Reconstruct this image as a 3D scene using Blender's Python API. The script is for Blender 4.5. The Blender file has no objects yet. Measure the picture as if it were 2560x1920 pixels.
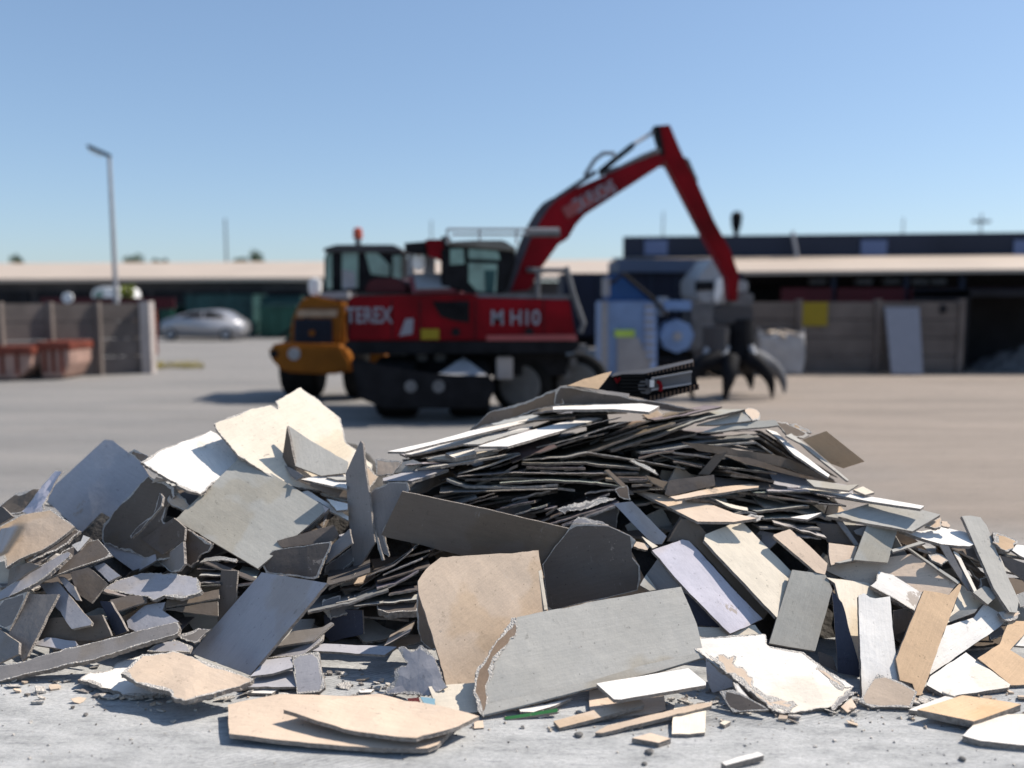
import bpy, bmesh, math, random
import numpy as np
from mathutils import Vector, Matrix, noise
from mathutils.geometry import delaunay_2d_cdt
random.seed(7)
R = math.radians
scene = bpy.context.scene
# ------------------------------------------------------------------ camera
PITCH = R(5.87); CAMZ = 2.0
FPX = 1800.0                       # focal length in pixels of a 2212 px wide picture
cam_d = bpy.data.cameras.new("camera"); cam = bpy.data.objects.new("camera", cam_d)
scene.collection.objects.link(cam); scene.camera = cam
cam.location = (0, 0, CAMZ); cam.rotation_euler = (R(90) - PITCH, 0, 0)
cam_d.sensor_width = 36.0; cam_d.lens = 36.0 * FPX / 2212.0
cam_d.clip_start = 0.05; cam_d.clip_end = 3000
cam_d.dof.use_dof = True; cam_d.dof.focus_distance = 4.55; cam_d.dof.aperture_fstop = 0.60
# ------------------------------------------------------------------ world and sun
SUN = Vector((0.62, 0.22, 0.75)).normalized()
w = bpy.data.worlds.new("World"); scene.world = w; w.use_nodes = True
nt = w.node_tree; bg = nt.nodes["Background"]
sky = nt.nodes.new("ShaderNodeTexSky"); sky.sky_type = 'NISHITA'; sky.sun_disc = False
sky.sun_elevation = math.asin(SUN.z); sky.sun_rotation = math.atan2(SUN.x, SUN.y)
sky.air_density = 1.0; sky.dust_density = 0.6; sky.ozone_density = 1.6; sky.altitude = 100
gm_ = nt.nodes.new("ShaderNodeGamma"); gm_.inputs[1].default_value = 0.66; nt.links.new(sky.outputs[0], gm_.inputs[0])
tn_ = nt.nodes.new("ShaderNodeVectorMath"); tn_.operation = 'MULTIPLY'; tn_.inputs[1].default_value = (1.04, 1.235, 1.47)
nt.links.new(gm_.outputs[0], tn_.inputs[0]); nt.links.new(tn_.outputs[0], bg.inputs[0]); bg.inputs[1].default_value = 0.133
sd = bpy.data.lights.new("sun", 'SUN'); so = bpy.data.objects.new("sun", sd)
scene.collection.objects.link(so); sd.energy = 5.0; sd.angle = R(0.5); sd.color = (1.0, 0.925, 0.83)
so.rotation_euler = SUN.to_track_quat('Z', 'Y').to_euler()
scene.view_settings.view_transform = 'Standard'; scene.view_settings.look = 'None'
scene.view_settings.exposure = 0.35; scene.view_settings.gamma = 1.0
# ------------------------------------------------------------------ picture helpers (2212 px grid)
FW = Vector((0, math.cos(PITCH), -math.sin(PITCH))); UP = Vector((0, math.sin(PITCH), math.cos(PITCH)))
CAMP = Vector((0, 0, CAMZ))
def ray(px, py):
    return FW + Vector((1, 0, 0)) * ((px - 1106) / FPX) + UP * ((829.5 - py) / FPX)
def W(px, py, Y):
    r = ray(px, py); return CAMP + r * (Y / r.y)
def ground_t(px, py):
    r = ray(px, py)
    return CAMZ / -r.z if r.z < -1e-3 else 1e4
def proj(p):
    v = p - CAMP; t = v.dot(FW)
    return 1106 + FPX * v.x / t, 829.5 - FPX * v.dot(UP) / t, t
CROPS = dict(A=(0, 900, 3.45625), B=(0, 1300, 3.45625), C=(480, 900, 3.45625), D=(480, 1300, 3.45625), E=(960, 880, 3.45625),
             F=(960, 1300, 3.45625), G=(1400, 880, 3.45625), H=(1500, 1300, 3.45625), I=(1920, 1100, 3.45625), J=(1920, 1440, 3.45625),
             K=(840, 560, 3.45625), L=(600, 500, 3.45625), M=(1800, 480, 2.9105), N=(1600, 640, 4.424), Q=(1400, 560, 3.0722),
             U=(0, 560, 3.0722), S=(400, 1640, 2.4578), T=(1200, 1640, 2.765), O=(0, 0, 0.86406), V=(1100, 280, 2.765))
SC = 2560 / 2212.0
def cv(c, x, y):
    x0, y0, s = CROPS[c]; return (x0 + x / s) / SC, (y0 + y / s) / SC
def pts(c, s):
    return [cv(c, *map(float, q.split(','))) for q in s.split()]
# ------------------------------------------------------------------ materials
def lnk(t, a, b): t.links.new(a, b)
def mat(name, col, rough=0.7, metal=0.0, var=0.18, scale=6.0, bump=0.15, bscale=60.0, spec=0.3, coat=0.0):
    m = bpy.data.materials.new(name); m.use_nodes = True; t = m.node_tree; b = t.nodes["Principled BSDF"]
    b.inputs["Roughness"].default_value = rough; b.inputs["Metallic"].default_value = metal
    b.inputs["Specular IOR Level"].default_value = spec; b.inputs["Coat Weight"].default_value = coat
    tc = t.nodes.new("ShaderNodeTexCoord"); n = t.nodes.new("ShaderNodeTexNoise")
    n.inputs["Scale"].default_value = scale; n.inputs["Detail"].default_value = 6
    lnk(t, tc.outputs["Object"], n.inputs["Vector"])
    r = t.nodes.new("ShaderNodeValToRGB"); lnk(t, n.outputs[0], r.inputs[0])
    r.color_ramp.elements[0].position = 0.3; r.color_ramp.elements[1].position = 0.7
    r.color_ramp.elements[0].color = (*[c * (1 - var) for c in col], 1)
    r.color_ramp.elements[1].color = (*[min(1, c * (1 + var)) for c in col], 1)
    lnk(t, r.outputs[0], b.inputs["Base Color"])
    n2 = t.nodes.new("ShaderNodeTexNoise"); n2.inputs["Scale"].default_value = bscale; n2.inputs["Detail"].default_value = 4
    lnk(t, tc.outputs["Object"], n2.inputs["Vector"])
    bp = t.nodes.new("ShaderNodeBump"); bp.inputs["Strength"].default_value = bump; bp.inputs["Distance"].default_value = 0.02
    lnk(t, n2.outputs[0], bp.inputs["Height"]); lnk(t, bp.outputs[0], b.inputs["Normal"])
    return m
def paper_mat(name="board_paper", attr=False):
    m = bpy.data.materials.new(name); m.use_nodes = True; t = m.node_tree; b = t.nodes["Principled BSDF"]
    b.inputs["Roughness"].default_value = 0.9; b.inputs["Specular IOR Level"].default_value = 0.15
    tc = t.nodes.new("ShaderNodeTexCoord"); oi = t.nodes.new("ShaderNodeObjectInfo")
    off = t.nodes.new("ShaderNodeVectorMath"); off.operation = 'SCALE'; off.inputs[0].default_value = (37, 91, 53)
    lnk(t, oi.outputs["Random"], off.inputs["Scale"])
    ad = t.nodes.new("ShaderNodeVectorMath"); ad.operation = 'ADD'
    lnk(t, tc.outputs["Object"], ad.inputs[0]); lnk(t, off.outputs[0], ad.inputs[1])
    def nz(scale, detail, stretch=None, rough=0.6):
        n = t.nodes.new("ShaderNodeTexNoise"); n.inputs["Scale"].default_value = scale
        n.inputs["Detail"].default_value = detail; n.inputs["Roughness"].default_value = rough
        if stretch:
            mp = t.nodes.new("ShaderNodeMapping"); mp.inputs["Scale"].default_value = stretch
            lnk(t, ad.outputs[0], mp.inputs["Vector"]); lnk(t, mp.outputs[0], n.inputs["Vector"])
        else: lnk(t, ad.outputs[0], n.inputs["Vector"])
        return n.outputs[0]
    def rng(src, a, b_, c, d):
        r = t.nodes.new("ShaderNodeMapRange"); lnk(t, src, r.inputs[0])
        for i, v in enumerate((a, b_, c, d)): r.inputs[i + 1].default_value = v
        return r.outputs[0]
    def mul(a, b_):
        x = t.nodes.new("ShaderNodeMath"); x.operation = 'MULTIPLY'; lnk(t, a, x.inputs[0]); lnk(t, b_, x.inputs[1]); return x.outputs[0]
    f = rng(nz(2.6, 5), 0.3, 0.72, 0.88, 1.07)                      # cloudy dirt
    f = mul(f, rng(nz(9, 6, (1, 14, 1)), 0.35, 0.7, 0.93, 1.04))    # rolled paper streaks
    f = mul(f, rng(nz(160, 3), 0.25, 0.75, 0.93, 1.05))             # paper grain
    f = mul(f, rng(nz(26, 7, None, 0.75), 0.60, 0.68, 1.0, 0.66))   # dark scuffs
    vo = t.nodes.new("ShaderNodeTexVoronoi"); vo.inputs["Scale"].default_value = 17; lnk(t, ad.outputs[0], vo.inputs["Vector"])
    f = mul(f, rng(vo.outputs["Distance"], 0.035, 0.07, 0.45, 1.0)) # nail holes and specks
    mx = t.nodes.new("ShaderNodeVectorMath"); mx.operation = 'SCALE'
    if attr:
        ca = t.nodes.new("ShaderNodeVertexColor"); ca.layer_name = "tint"
    lnk(t, ca.outputs["Color"] if attr else oi.outputs["Color"], mx.inputs[0]); lnk(t, f, mx.inputs["Scale"])
    # white gypsum dust scratches
    d = rng(nz(9, 9, (3, 1, 1), 0.85), 0.60, 0.74, 0.0, 0.45)
    mc = t.nodes.new("ShaderNodeMix"); mc.data_type = 'RGBA'
    lnk(t, d, mc.inputs["Factor"]); lnk(t, mx.outputs[0], mc.inputs[6]); mc.inputs[7].default_value = (0.62, 0.61, 0.6, 1)
    pl = t.nodes.new("ShaderNodeMix"); pl.data_type = 'RGBA'          # places where the top paper has peeled off
    lnk(t, rng(nz(2.3, 9, None, 0.72), 0.655, 0.665, 0.0, 0.8), pl.inputs["Factor"]); lnk(t, mc.outputs[2], pl.inputs[6]); pl.inputs[7].default_value = (0.36, 0.30, 0.25, 1)
    mc = pl
    # yellowish water stains with an edge of their own
    st = t.nodes.new("ShaderNodeMix"); st.data_type = 'RGBA'; st.blend_type = 'MULTIPLY'
    lnk(t, rng(nz(2.0, 3, None, 0.5), 0.56, 0.60, 0.0, 0.55), st.inputs["Factor"]); lnk(t, mc.outputs[2], st.inputs[6]); st.inputs[7].default_value = (0.90, 0.83, 0.72, 1)
    lnk(t, st.outputs[2], b.inputs["Base Color"])
    bp = t.nodes.new("ShaderNodeBump"); bp.inputs["Strength"].default_value = 0.35; bp.inputs["Distance"].default_value = 0.012
    lnk(t, nz(11, 6, None, 0.62), bp.inputs["Height"]); lnk(t, bp.outputs[0], b.inputs["Normal"])
    return m
M_PAPER = paper_mat(); M_PAPER_MIX = paper_mat("mixed_board_paper", True)
M_CORE = mat("gypsum_core", (0.32, 0.285, 0.255), 0.95, var=0.3, scale=45, bump=0.9, bscale=140, spec=0.1)
M_GYP = mat("exposed_gypsum", (0.60, 0.555, 0.50), 0.95, var=0.25, scale=60, bump=1.0, bscale=120, spec=0.1)
M_SHADED_CORE = mat("shaded_core", (0.15, 0.125, 0.105), 0.95, var=0.4, scale=30, bump=0.9, bscale=120, spec=0.1)  # gypsum core with the stack's shade put into a darker colour
M_BACK = mat("backing_paper", (0.20, 0.165, 0.135), 0.95, var=0.25, scale=9, bump=0.3, spec=0.1)
# ------------------------------------------------------------------ object helpers
COL = scene.collection
def tag(o, label=None, cat=None, group=None, kind=None):
    if label: o["label"] = label
    if cat: o["category"] = cat
    if group: o["group"] = group
    if kind: o["kind"] = kind
    return o
def empty(name, loc, label, cat, group=None):
    o = bpy.data.objects.new(name, None); COL.objects.link(o); o.location = loc; o.empty_display_size = 0.2
    return tag(o, label, cat, group)
class MB:
    """collects shapes given in world coordinates"""
    def __init__(s): s.bm = bmesh.new()
    def box(s, c, d, rot=None, bev=0.0):
        g = bmesh.ops.create_cube(s.bm, size=1.0)["verts"]
        mt = Matrix.Translation(Vector(c)) @ (rot if rot else Matrix()) @ Matrix.Diagonal((*d, 1))
        bmesh.ops.transform(s.bm, matrix=mt, verts=g)
        if bev:
            es = list({e for v in g for e in v.link_edges}); bmesh.ops.bevel(s.bm, geom=es, offset=bev, segments=2, affect='EDGES')
        return s
    def box2(s, a, b, bev=0.0):
        a, b = Vector(a), Vector(b); d = b - a
        return s.box((a + b) / 2, (abs(d.x), abs(d.y), abs(d.z)), None, bev)
    def tube(s, path, rads, n=10, cap=True):
        path = [Vector(p) for p in path]
        if not hasattr(rads, '__len__'): rads = [rads] * len(path)
        rings = []
        for i, p in enumerate(path):
            d = (path[min(i + 1, len(path) - 1)] - path[max(i - 1, 0)]).normalized()
            a = d.orthogonal().normalized() if i == 0 else (rings_a - d * rings_a.dot(d)).normalized()
            rings_a = a; b = d.cross(a)
            rings.append([s.bm.verts.new(p + (a * math.cos(k * 2 * math.pi / n) + b * math.sin(k * 2 * math.pi / n)) * rads[i]) for k in range(n)])
        for i in range(len(path) - 1):
            for k in range(n):
                s.bm.faces.new((rings[i][k], rings[i][(k + 1) % n], rings[i + 1][(k + 1) % n], rings[i + 1][k]))
        if cap: s.bm.faces.new(rings[0][::-1]); s.bm.faces.new(rings[-1])
        return s
    def prism(s, front, back, bev=0.0):
        a = [s.bm.verts.new(p) for p in front]; b = [s.bm.verts.new(p) for p in back]; n = len(a)
        fs = [s.bm.faces.new(a), s.bm.faces.new(b[::-1])]
        for i in range(n): fs.append(s.bm.faces.new((a[i], b[i], b[(i + 1) % n], a[(i + 1) % n])))
        if bev:
            es = list({e for f in fs for e in f.edges}); bmesh.ops.bevel(s.bm, geom=es, offset=bev, segments=2, affect='EDGES')
        return s
    def pp(s, c, txt, Y0, Y1, bev=0.0):
        """outline in picture points at distance Y0, carried straight back to Y1"""
        fr = [W(x, y, Y0) for x, y in pts(c, txt)]
        return s.prism(fr, [Vector((p.x, Y1, p.z)) for p in fr], bev)
    def quad(s, *p):
        s.bm.faces.new([s.bm.verts.new(q) for q in p]); return s
    def wheel(s, c, r, wd, axis):
        c = Vector(c); ax = Vector(axis).normalized()
        prof = [(-.5, .55), (-.5, .86), (-.42, .97), (-.2, 1.0), (.2, 1.0), (.42, .97), (.5, .86), (.5, .55)]
        u = ax.orthogonal().normalized(); v = ax.cross(u); N = 28; rings = []
        for o_, rr in prof:
            rings.append([s.bm.verts.new(c + ax * (o_ * wd) + (u * math.cos(k * 2 * math.pi / N) + v * math.sin(k * 2 * math.pi / N)) * r * rr) for k in range(N)])
        for i in range(len(rings) - 1):
            for k in range(N): s.bm.faces.new((rings[i][k], rings[i][(k + 1) % N], rings[i + 1][(k + 1) % N], rings[i + 1][k]))
        s.bm.faces.new(rings[0][::-1]); s.bm.faces.new(rings[-1]); return s
    def build(s, name, material, parent=None, smooth=False):
        bmesh.ops.recalc_face_normals(s.bm, faces=s.bm.faces)
        me = bpy.data.meshes.new(name)
        if parent is None:
            s.bm.verts.ensure_lookup_table(); c = sum((v.co for v in s.bm.verts), Vector()) / len(s.bm.verts)
            lo = min(v.co.z for v in s.bm.verts); c.z = lo
        else:
            c = wloc(parent)
        bmesh.ops.translate(s.bm, vec=-c, verts=s.bm.verts)
        s.bm.to_mesh(me); s.bm.free(); me.materials.append(material)
        if smooth:
            for p in me.polygons: p.use_smooth = True
        o = bpy.data.objects.new(name, me); COL.objects.link(o)
        if parent is None: o.location = c
        else: o.parent = parent
        return o
def wloc(o):
    l = o.location.copy()
    while o.parent: o = o.parent; l += o.location
    return l
def text(name, body, p, size, material, parent, width=None, rotz=0.0, tilt=0.0, depth=0.004):
    cu = bpy.data.curves.new(name, 'FONT'); cu.body = body; cu.size = size; cu.extrude = depth; cu.align_x = 'CENTER'; cu.align_y = 'CENTER'
    cu.offset = size * 0.02
    to = bpy.data.objects.new(name, cu); COL.objects.link(to)
    dg = bpy.context.evaluated_depsgraph_get(); me = bpy.data.meshes.new_from_object(to.evaluated_get(dg))
    bpy.data.objects.remove(to); bpy.data.curves.remove(cu)
    xs = [v.co.x for v in me.vertices]; sx = width / (max(xs) - min(xs)) if width else 1
    mt = Matrix.Rotation(rotz, 4, 'Z') @ Matrix.Rotation(R(90), 4, 'X') @ Matrix.Rotation(tilt, 4, 'Z') @ Matrix.Diagonal((sx, 1, 1, 1))
    me.transform(Matrix.Translation(Vector(p) - wloc(parent)) @ mt)
    me.materials.clear(); me.materials.append(material); me.name = name
    o = bpy.data.objects.new(name, me); COL.objects.link(o); o.parent = parent
    return o
# ================================================================== GROUND
def ground_mat():
    m = bpy.data.materials.new("yard_concrete"); m.use_nodes = True; t = m.node_tree; b = t.nodes["Principled BSDF"]
    b.inputs["Roughness"].default_value = 0.92; b.inputs["Specular IOR Level"].default_value = 0.15
    tc = t.nodes.new("ShaderNodeTexCoord")
    def nz(scale, detail, st=None, rough=0.6):
        n = t.nodes.new("ShaderNodeTexNoise"); n.inputs["Scale"].default_value = scale; n.inputs["Detail"].default_value = detail
        n.inputs["Roughness"].default_value = rough
        mp = t.nodes.new("ShaderNodeMapping"); mp.inputs["Scale"].default_value = st or (1, 1, 1)
        mp.inputs["Rotation"].default_value = (0, 0, 0.12)
        lnk(t, tc.outputs["Object"], mp.inputs["Vector"]); lnk(t, mp.outputs[0], n.inputs["Vector"]); return n.outputs[0]
    def ramp(src, stops):
        r = t.nodes.new("ShaderNodeValToRGB"); lnk(t, src, r.inputs[0]); e = r.color_ramp.elements
        while len(e) < len(stops): e.new(0.5)
        for k, (p, c) in enumerate(stops): e[k].position = p; e[k].color = (*c, 1)
        return r.outputs[0]
    def mix(f, a, b_, mode='MIX'):
        x = t.nodes.new("ShaderNodeMix"); x.data_type = 'RGBA'; x.blend_type = mode
        if isinstance(f, float): x.inputs["Factor"].default_value = f
        else: lnk(t, f, x.inputs["Factor"])
        for i, v in ((6, a), (7, b_)):
            if isinstance(v, tuple): x.inputs[i].default_value = (*v, 1)
            else: lnk(t, v, x.inputs[i])
        return x.outputs[2]
    big = ramp(nz(0.5, 8, (0.35, 2.2, 1), 0.65), [(0.32, (0.215, 0.208, 0.20)), (0.68, (0.29, 0.272, 0.252))])
    # the right side of the yard is drier and browner
    sx0 = t.nodes.new("ShaderNodeSeparateXYZ"); lnk(t, tc.outputs["Object"], sx0.inputs[0])
    ax_ = t.nodes.new("ShaderNodeMath"); ax_.operation = 'MULTIPLY_ADD'; lnk(t, nz(0.25, 4), ax_.inputs[0]); ax_.inputs[1].default_value = 9.0; lnk(t, sx0.outputs["X"], ax_.inputs[2])
    mr0 = t.nodes.new("ShaderNodeMapRange"); lnk(t, ax_.outputs[0], mr0.inputs[0]); mr0.inputs[1].default_value = 3.5; mr0.inputs[2].default_value = 9.0
    big = mix(mr0.outputs[0], big, ramp(nz(0.6, 7, (0.35, 2.0, 1), 0.65), [(0.30, (0.235, 0.20, 0.168)), (0.70, (0.36, 0.30, 0.25))]))
    # white plaster dust lies round the heap
    sx = t.nodes.new("ShaderNodeSeparateXYZ"); lnk(t, tc.outputs["Object"], sx.inputs[0])
    mr = t.nodes.new("ShaderNodeMapRange"); lnk(t, sx.outputs["Y"], mr.inputs[0])
    mr.inputs[1].default_value = 7.5; mr.inputs[2].default_value = 4.6; mr.inputs[3].default_value = 0; mr.inputs[4].default_value = 1
    dust = ramp(nz(2.4, 9, (1, 2.6, 1), 0.68), [(0.30, (0.25, 0.252, 0.25)), (0.46, (0.41, 0.41, 0.40)), (0.70, (0.56, 0.555, 0.54))])
    c = mix(mr.outputs[0], big, dust)
    c = mix(1.0, c, ramp(nz(38, 7, (1, 3, 1), 0.7), [(0.34, (0.66, 0.66, 0.67)), (0.52, (1, 1, 1)), (0.7, (1.05, 1.05, 1.05))]), 'MULTIPLY')
    c = mix(1.0, c, ramp(nz(7, 9, (0.5, 5, 1), 0.8), [(0.34, (0.50, 0.51, 0.54)), (0.46, (1, 1, 1))]), 'MULTIPLY')
    vo = t.nodes.new("ShaderNodeTexVoronoi"); vo.inputs["Scale"].default_value = 20; lnk(t, tc.outputs["Object"], vo.inputs["Vector"])
    sp = ramp(vo.outputs["Distance"], [(0.03, (0.35, 0.34, 0.34)), (0.06, (1, 1, 1))])
    c = mix(1.0, c, sp, 'MULTIPLY')
    wv = t.nodes.new("ShaderNodeTexWave"); wv.inputs["Scale"].default_value = 14; wv.inputs["Distortion"].default_value = 6; wv.inputs["Detail"].default_value = 4
    mp = t.nodes.new("ShaderNodeMapping"); mp.inputs["Rotation"].default_value = (0, 0, 1.15); lnk(t, tc.outputs["Object"], mp.inputs["Vector"]); lnk(t, mp.outputs[0], wv.inputs["Vector"])
    band = t.nodes.new("ShaderNodeMapRange"); lnk(t, nz(0.55, 2, (0.4, 2.2, 1)), band.inputs[0])
    band.inputs[1].default_value = 0.52; band.inputs[2].default_value = 0.60; band.inputs[3].default_value = 0.0; band.inputs[4].default_value = 0.6
    c = mix(band.outputs[0], c, mix(1.0, c, ramp(wv.outputs[0], [(0.25, (0.66, 0.66, 0.67)), (0.6, (1.04, 1.04, 1.03))]), 'MULTIPLY'))
    lnk(t, c, b.inputs["Base Color"])
    bp = t.nodes.new("ShaderNodeBump"); bp.inputs["Strength"].default_value = 0.55; bp.inputs["Distance"].default_value = 0.02
    hs = t.nodes.new("ShaderNodeMath"); hs.operation = 'ADD'; lnk(t, nz(22, 9, (1, 4, 1), 0.7), hs.inputs[0]); lnk(t, nz(5, 5), hs.inputs[1])
    lnk(t, hs.outputs[0], bp.inputs["Height"]); lnk(t, bp.outputs[0], b.inputs["Normal"])
    return m
g = bpy.data.meshes.new("ground"); bm = bmesh.new()
bmesh.ops.create_grid(bm, x_segments=8, y_segments=8, size=1500); bm.to_mesh(g); bm.free()
go = bpy.data.objects.new("ground", g); COL.objects.link(go); g.materials.append(ground_mat()); tag(go, kind="structure")
# ================================================================== BACKGROUND MATERIALS
m_cream = mat("cream_roof_metal", (0.46, 0.375, 0.30), 0.6, var=0.06, scale=0.4, bump=0.05)
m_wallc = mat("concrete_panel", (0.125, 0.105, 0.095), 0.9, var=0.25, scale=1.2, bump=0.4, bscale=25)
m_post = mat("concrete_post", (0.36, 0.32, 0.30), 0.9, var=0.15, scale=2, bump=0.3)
m_shed = mat("shed_cladding", (0.055, 0.052, 0.055), 0.7, var=0.3, scale=0.5)
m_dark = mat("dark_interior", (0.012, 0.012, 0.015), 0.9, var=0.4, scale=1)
m_navy = mat("navy_cladding", (0.018, 0.024, 0.042), 0.8, var=0.2, scale=0.4)
m_navyl = mat("pale_blue_pane", (0.09, 0.13, 0.25), 0.4, var=0.1, scale=1)
m_reddk = mat("dark_red_board", (0.06, 0.004, 0.008), 0.6, var=0.2, scale=1)
m_red = mat("red_paint", (0.15, 0.001, 0.005), 0.6, var=0.45, scale=1.3, bump=0.04, spec=0.12)
m_redlt = mat("pale_red_paint", (0.26, 0.06, 0.06), 0.5, var=0.15, scale=2)  # paler red; the engine hood's sunlit pink is put into its colour
m_grill = mat("grey_mesh_panel", (0.30, 0.30, 0.30), 0.8, var=0.2, scale=30)
m_black = mat("black_steel", (0.010, 0.010, 0.012), 0.7, var=0.4, scale=4, spec=0.1)
m_rub = mat("tyre_rubber", (0.010, 0.010, 0.010), 0.9, var=0.3, scale=9, spec=0.1)
m_rim = mat("grey_rim", (0.10, 0.10, 0.10), 0.6, var=0.2, scale=6)
m_grey = mat("grey_steel", (0.12, 0.12, 0.125), 0.6, var=0.2, scale=5, spec=0.2)
m_lgrey = mat("pale_grey_steel", (0.30, 0.30, 0.31), 0.5, var=0.12, scale=3)
m_white = mat("white_paint", (0.74, 0.73, 0.71), 0.5, var=0.08, scale=3)
m_letter = mat("pale_lettering", (0.20, 0.20, 0.235), 0.5, var=0.05, scale=3)
m_yel = mat("loader_yellow", (0.22, 0.075, 0.006), 0.6, var=0.15, scale=3, spec=0.15)
m_yelsign = mat("yellow_sign", (0.23, 0.17, 0.003), 0.5, var=0.06, scale=4)
m_glass = mat("green_tinted_glass", (0.13, 0.23, 0.20), 0.12, var=0.35, scale=2.5, bump=0.0, spec=0.8)
m_brown = mat("brown_hood_panel", (0.16, 0.105, 0.075), 0.7, var=0.2, scale=3)
m_orange = mat("orange_lens", (0.45, 0.08, 0.04), 0.3, var=0.05)
m_blue = mat("machine_blue", (0.16, 0.255, 0.44), 0.45, var=0.15, scale=3, spec=0.5)
m_blued = mat("deep_blue_sheet", (0.012, 0.07, 0.22), 0.5, var=0.15, scale=2)
m_green = mat("green_container", (0.015, 0.07, 0.05), 0.6, var=0.25, scale=1)
m_teal = mat("dark_teal_sheet", (0.02, 0.06, 0.06), 0.7, var=0.4, scale=1)
m_skip = mat("rusty_red_skip", (0.16, 0.04, 0.025), 0.75, var=0.4, scale=3, bump=0.3)
m_skipw = mat("faded_pink_skip", (0.34, 0.22, 0.18), 0.8, var=0.25, scale=2.5)
m_silver = mat("silver_car_paint", (0.34, 0.34, 0.36), 0.3, 0.3, var=0.04, scale=2, bump=0, spec=0.6, coat=0.5)
m_leaf = mat("leaves", (0.055, 0.085, 0.035), 0.8, var=0.6, scale=0.9)
m_leafy = mat("yellow_green_leaves", (0.16, 0.19, 0.03), 0.8, var=0.5, scale=2)
m_bark = mat("bark", (0.12, 0.09, 0.07), 0.9, var=0.3, scale=6)
m_bag = mat("woven_bag", (0.36, 0.35, 0.35), 0.85, var=0.15, scale=3, bump=0.5, bscale=18)
m_bagin = mat("bag_contents", (0.60, 0.50, 0.40), 0.9, var=0.25, scale=8, bump=0.5)
m_straw = mat("dry_grass", (0.30, 0.25, 0.07), 0.9, var=0.4, scale=4)
def gz(px, py):          # ground point under a picture point
    return CAMP + ray(px, py) * ground_t(px, py)
# ------------------------------------------------------------------ long low shed behind on the left
t = empty("low_warehouse", W(350, 660, 47), "long low dark warehouse with cream roof stretching behind the left wall and loader", "warehouse")
x0 = W(-900, 600, 46).x; x1 = W(1400, 600, 46).x
e = W(300, 606, 46).z; rz = W(300, 572, 56).z
MB().prism([(x0, 46, e), (x1, 46, e + .25), (x1, 56, rz + .35), (x0, 56, rz)], [(x0, 46, e - .2), (x1, 46, e + .05), (x1, 56, rz + .1), (x0, 56, rz - .3)]).build("roof", m_cream, t)
MB().box2((x0 + .3, 46.8, 0), (x1 - .3, 55.0, e - .02)).build("wall", m_shed, t)
for k in range(9):
    px = 30 + k * 84; a = W(px, 640, 46.7); MB().box2((a.x - .9, 46.6, 0), (a.x + .9, 46.79, 2.4)).build("doorway", m_dark, t)
MB().box2((W(560, 600, 46).x, 46.62, 2.55), (W(690, 600, 46).x, 46.78, e - .35)).build("light_panel", m_grey, t)
# ------------------------------------------------------------------ open shed on the right
t = empty("open_shed", W(1900, 700, 27), "open fronted shed with cream roof edge and dark blue upper storey behind the right wall", "shed")
xa, xb = W(1346, 560, 27).x, W(3000, 560, 27).x
z0, z1 = W(1700, 588, 27).z, W(1700, 557, 30).z
zr0, zr1 = z0 + .02, z0 + .17
MB().prism([(xa, 27, z0), (xb, 27, z0 + .2), (xb, 30, z1 + .2), (xa, 30, z1)], [(xa, 27, z0 - .12), (xb, 27, z0 + .08), (xb, 30, z1 + .05), (xa, 30, z1 - .12)]).build("roof", m_cream, t)
ul, ub = W(1346, 530, 30.05).x, W(1346, 530, 34).x
u0, u1, u2 = z1 - .05, W(1350, 512, 30.2).z, W(2212, 502, 30.2).z
MB().prism([(ul, 30.05, u0), (xb, 30.05, u0), (xb, 30.05, u2 + .1), (ul, 30.05, u1)], [(ub, 34, u0), (xb, 34, u0), (xb, 34, u2 + .1), (ub, 34, u1)]).build("upper_storey", m_navy, t)
for a, b_ in ((1392, 1442), (1860, 1916), (2190, 2260)):
    MB().box2((W(a, 530, 30).x, 29.98, u0 + .15), (W(b_, 530, 30).x, 30.04, u1 - .12)).build("window", m_navyl, t)
MB().tube([W(1712, 500, 29.9), W(1722, 556, 29.7)], .06).build("downpipe", m_lgrey, t)
MB().box2((ub + .1, 33.5, 0), (xb, 33.9, u0 + .05)).build("back_wall", m_dark, t)
MB().box2((xa + .05, 29.4, z0 - .3), (xb, 29.6, z1 - .05)).build("lintel", m_dark, t)
for a, b_ in ((1690, 1800), (1812, 1958), (1970, 2080), (2092, 2300)):
    MB().box2((W(a, 640, 27).x, 27.1, W(a, 652, 27).z - .3), (W(b_, 640, 27).x, 27.2, W(a, 622, 27).z)).build("red_panel", m_reddk, t)
for a in (1350, 1600, 1806, 1964, 2086, 2260):
    p = W(a, 640, 27); MB().box2((p.x - .07, 27.22, 0), (p.x + .07, 27.36, z0 - .1)).build("post", m_navy, t)
for a in (1770, 1870, 1930, 1990, 2030):
    p = W(a, 608, 27.6); MB().box((p.x, 27.8, p.z), (.5, .3, .16)).build("hanging_lamp", m_grey, t)
# roof vents and far masts
def mast(px, y0, y1, Y, r, name, label, cat, kind=0):
    b_ = W(px, y1, Y); tp = W(px, y0, Y)
    t = empty(name, b_, label, cat)
    base = Vector((b_.x, b_.y, 0)) if kind != 3 else b_
    MB().tube([base, (b_.x, b_.y, tp.z)], [r, r * .6], 8).build("pole", m_grey, t)
    if kind == 1: MB().box((b_.x, b_.y, b_.z + (tp.z - b_.z) * .62), (r * 14, r * 2, r * 2)).build("crossarm", m_grey, t)
    if kind == 3: MB().tube([(b_.x, b_.y, tp.z - .75), (b_.x, b_.y, tp.z - .45), (b_.x, b_.y, tp.z - .1), (b_.x, b_.y, tp.z + .05)], [.10, .19, .22, .12], 10).build("cowl", m_black, t)
mast(490, 472, 580, 60, .10, "light_mast", "thin tall grey mast behind the low warehouse roof, left of the machines", "mast")
mast(1590, 460, 512, 32, .10, "roof_vent", "dark roof vent with round cowl on the shed roof beside the red stick", "vent", 3)
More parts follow.
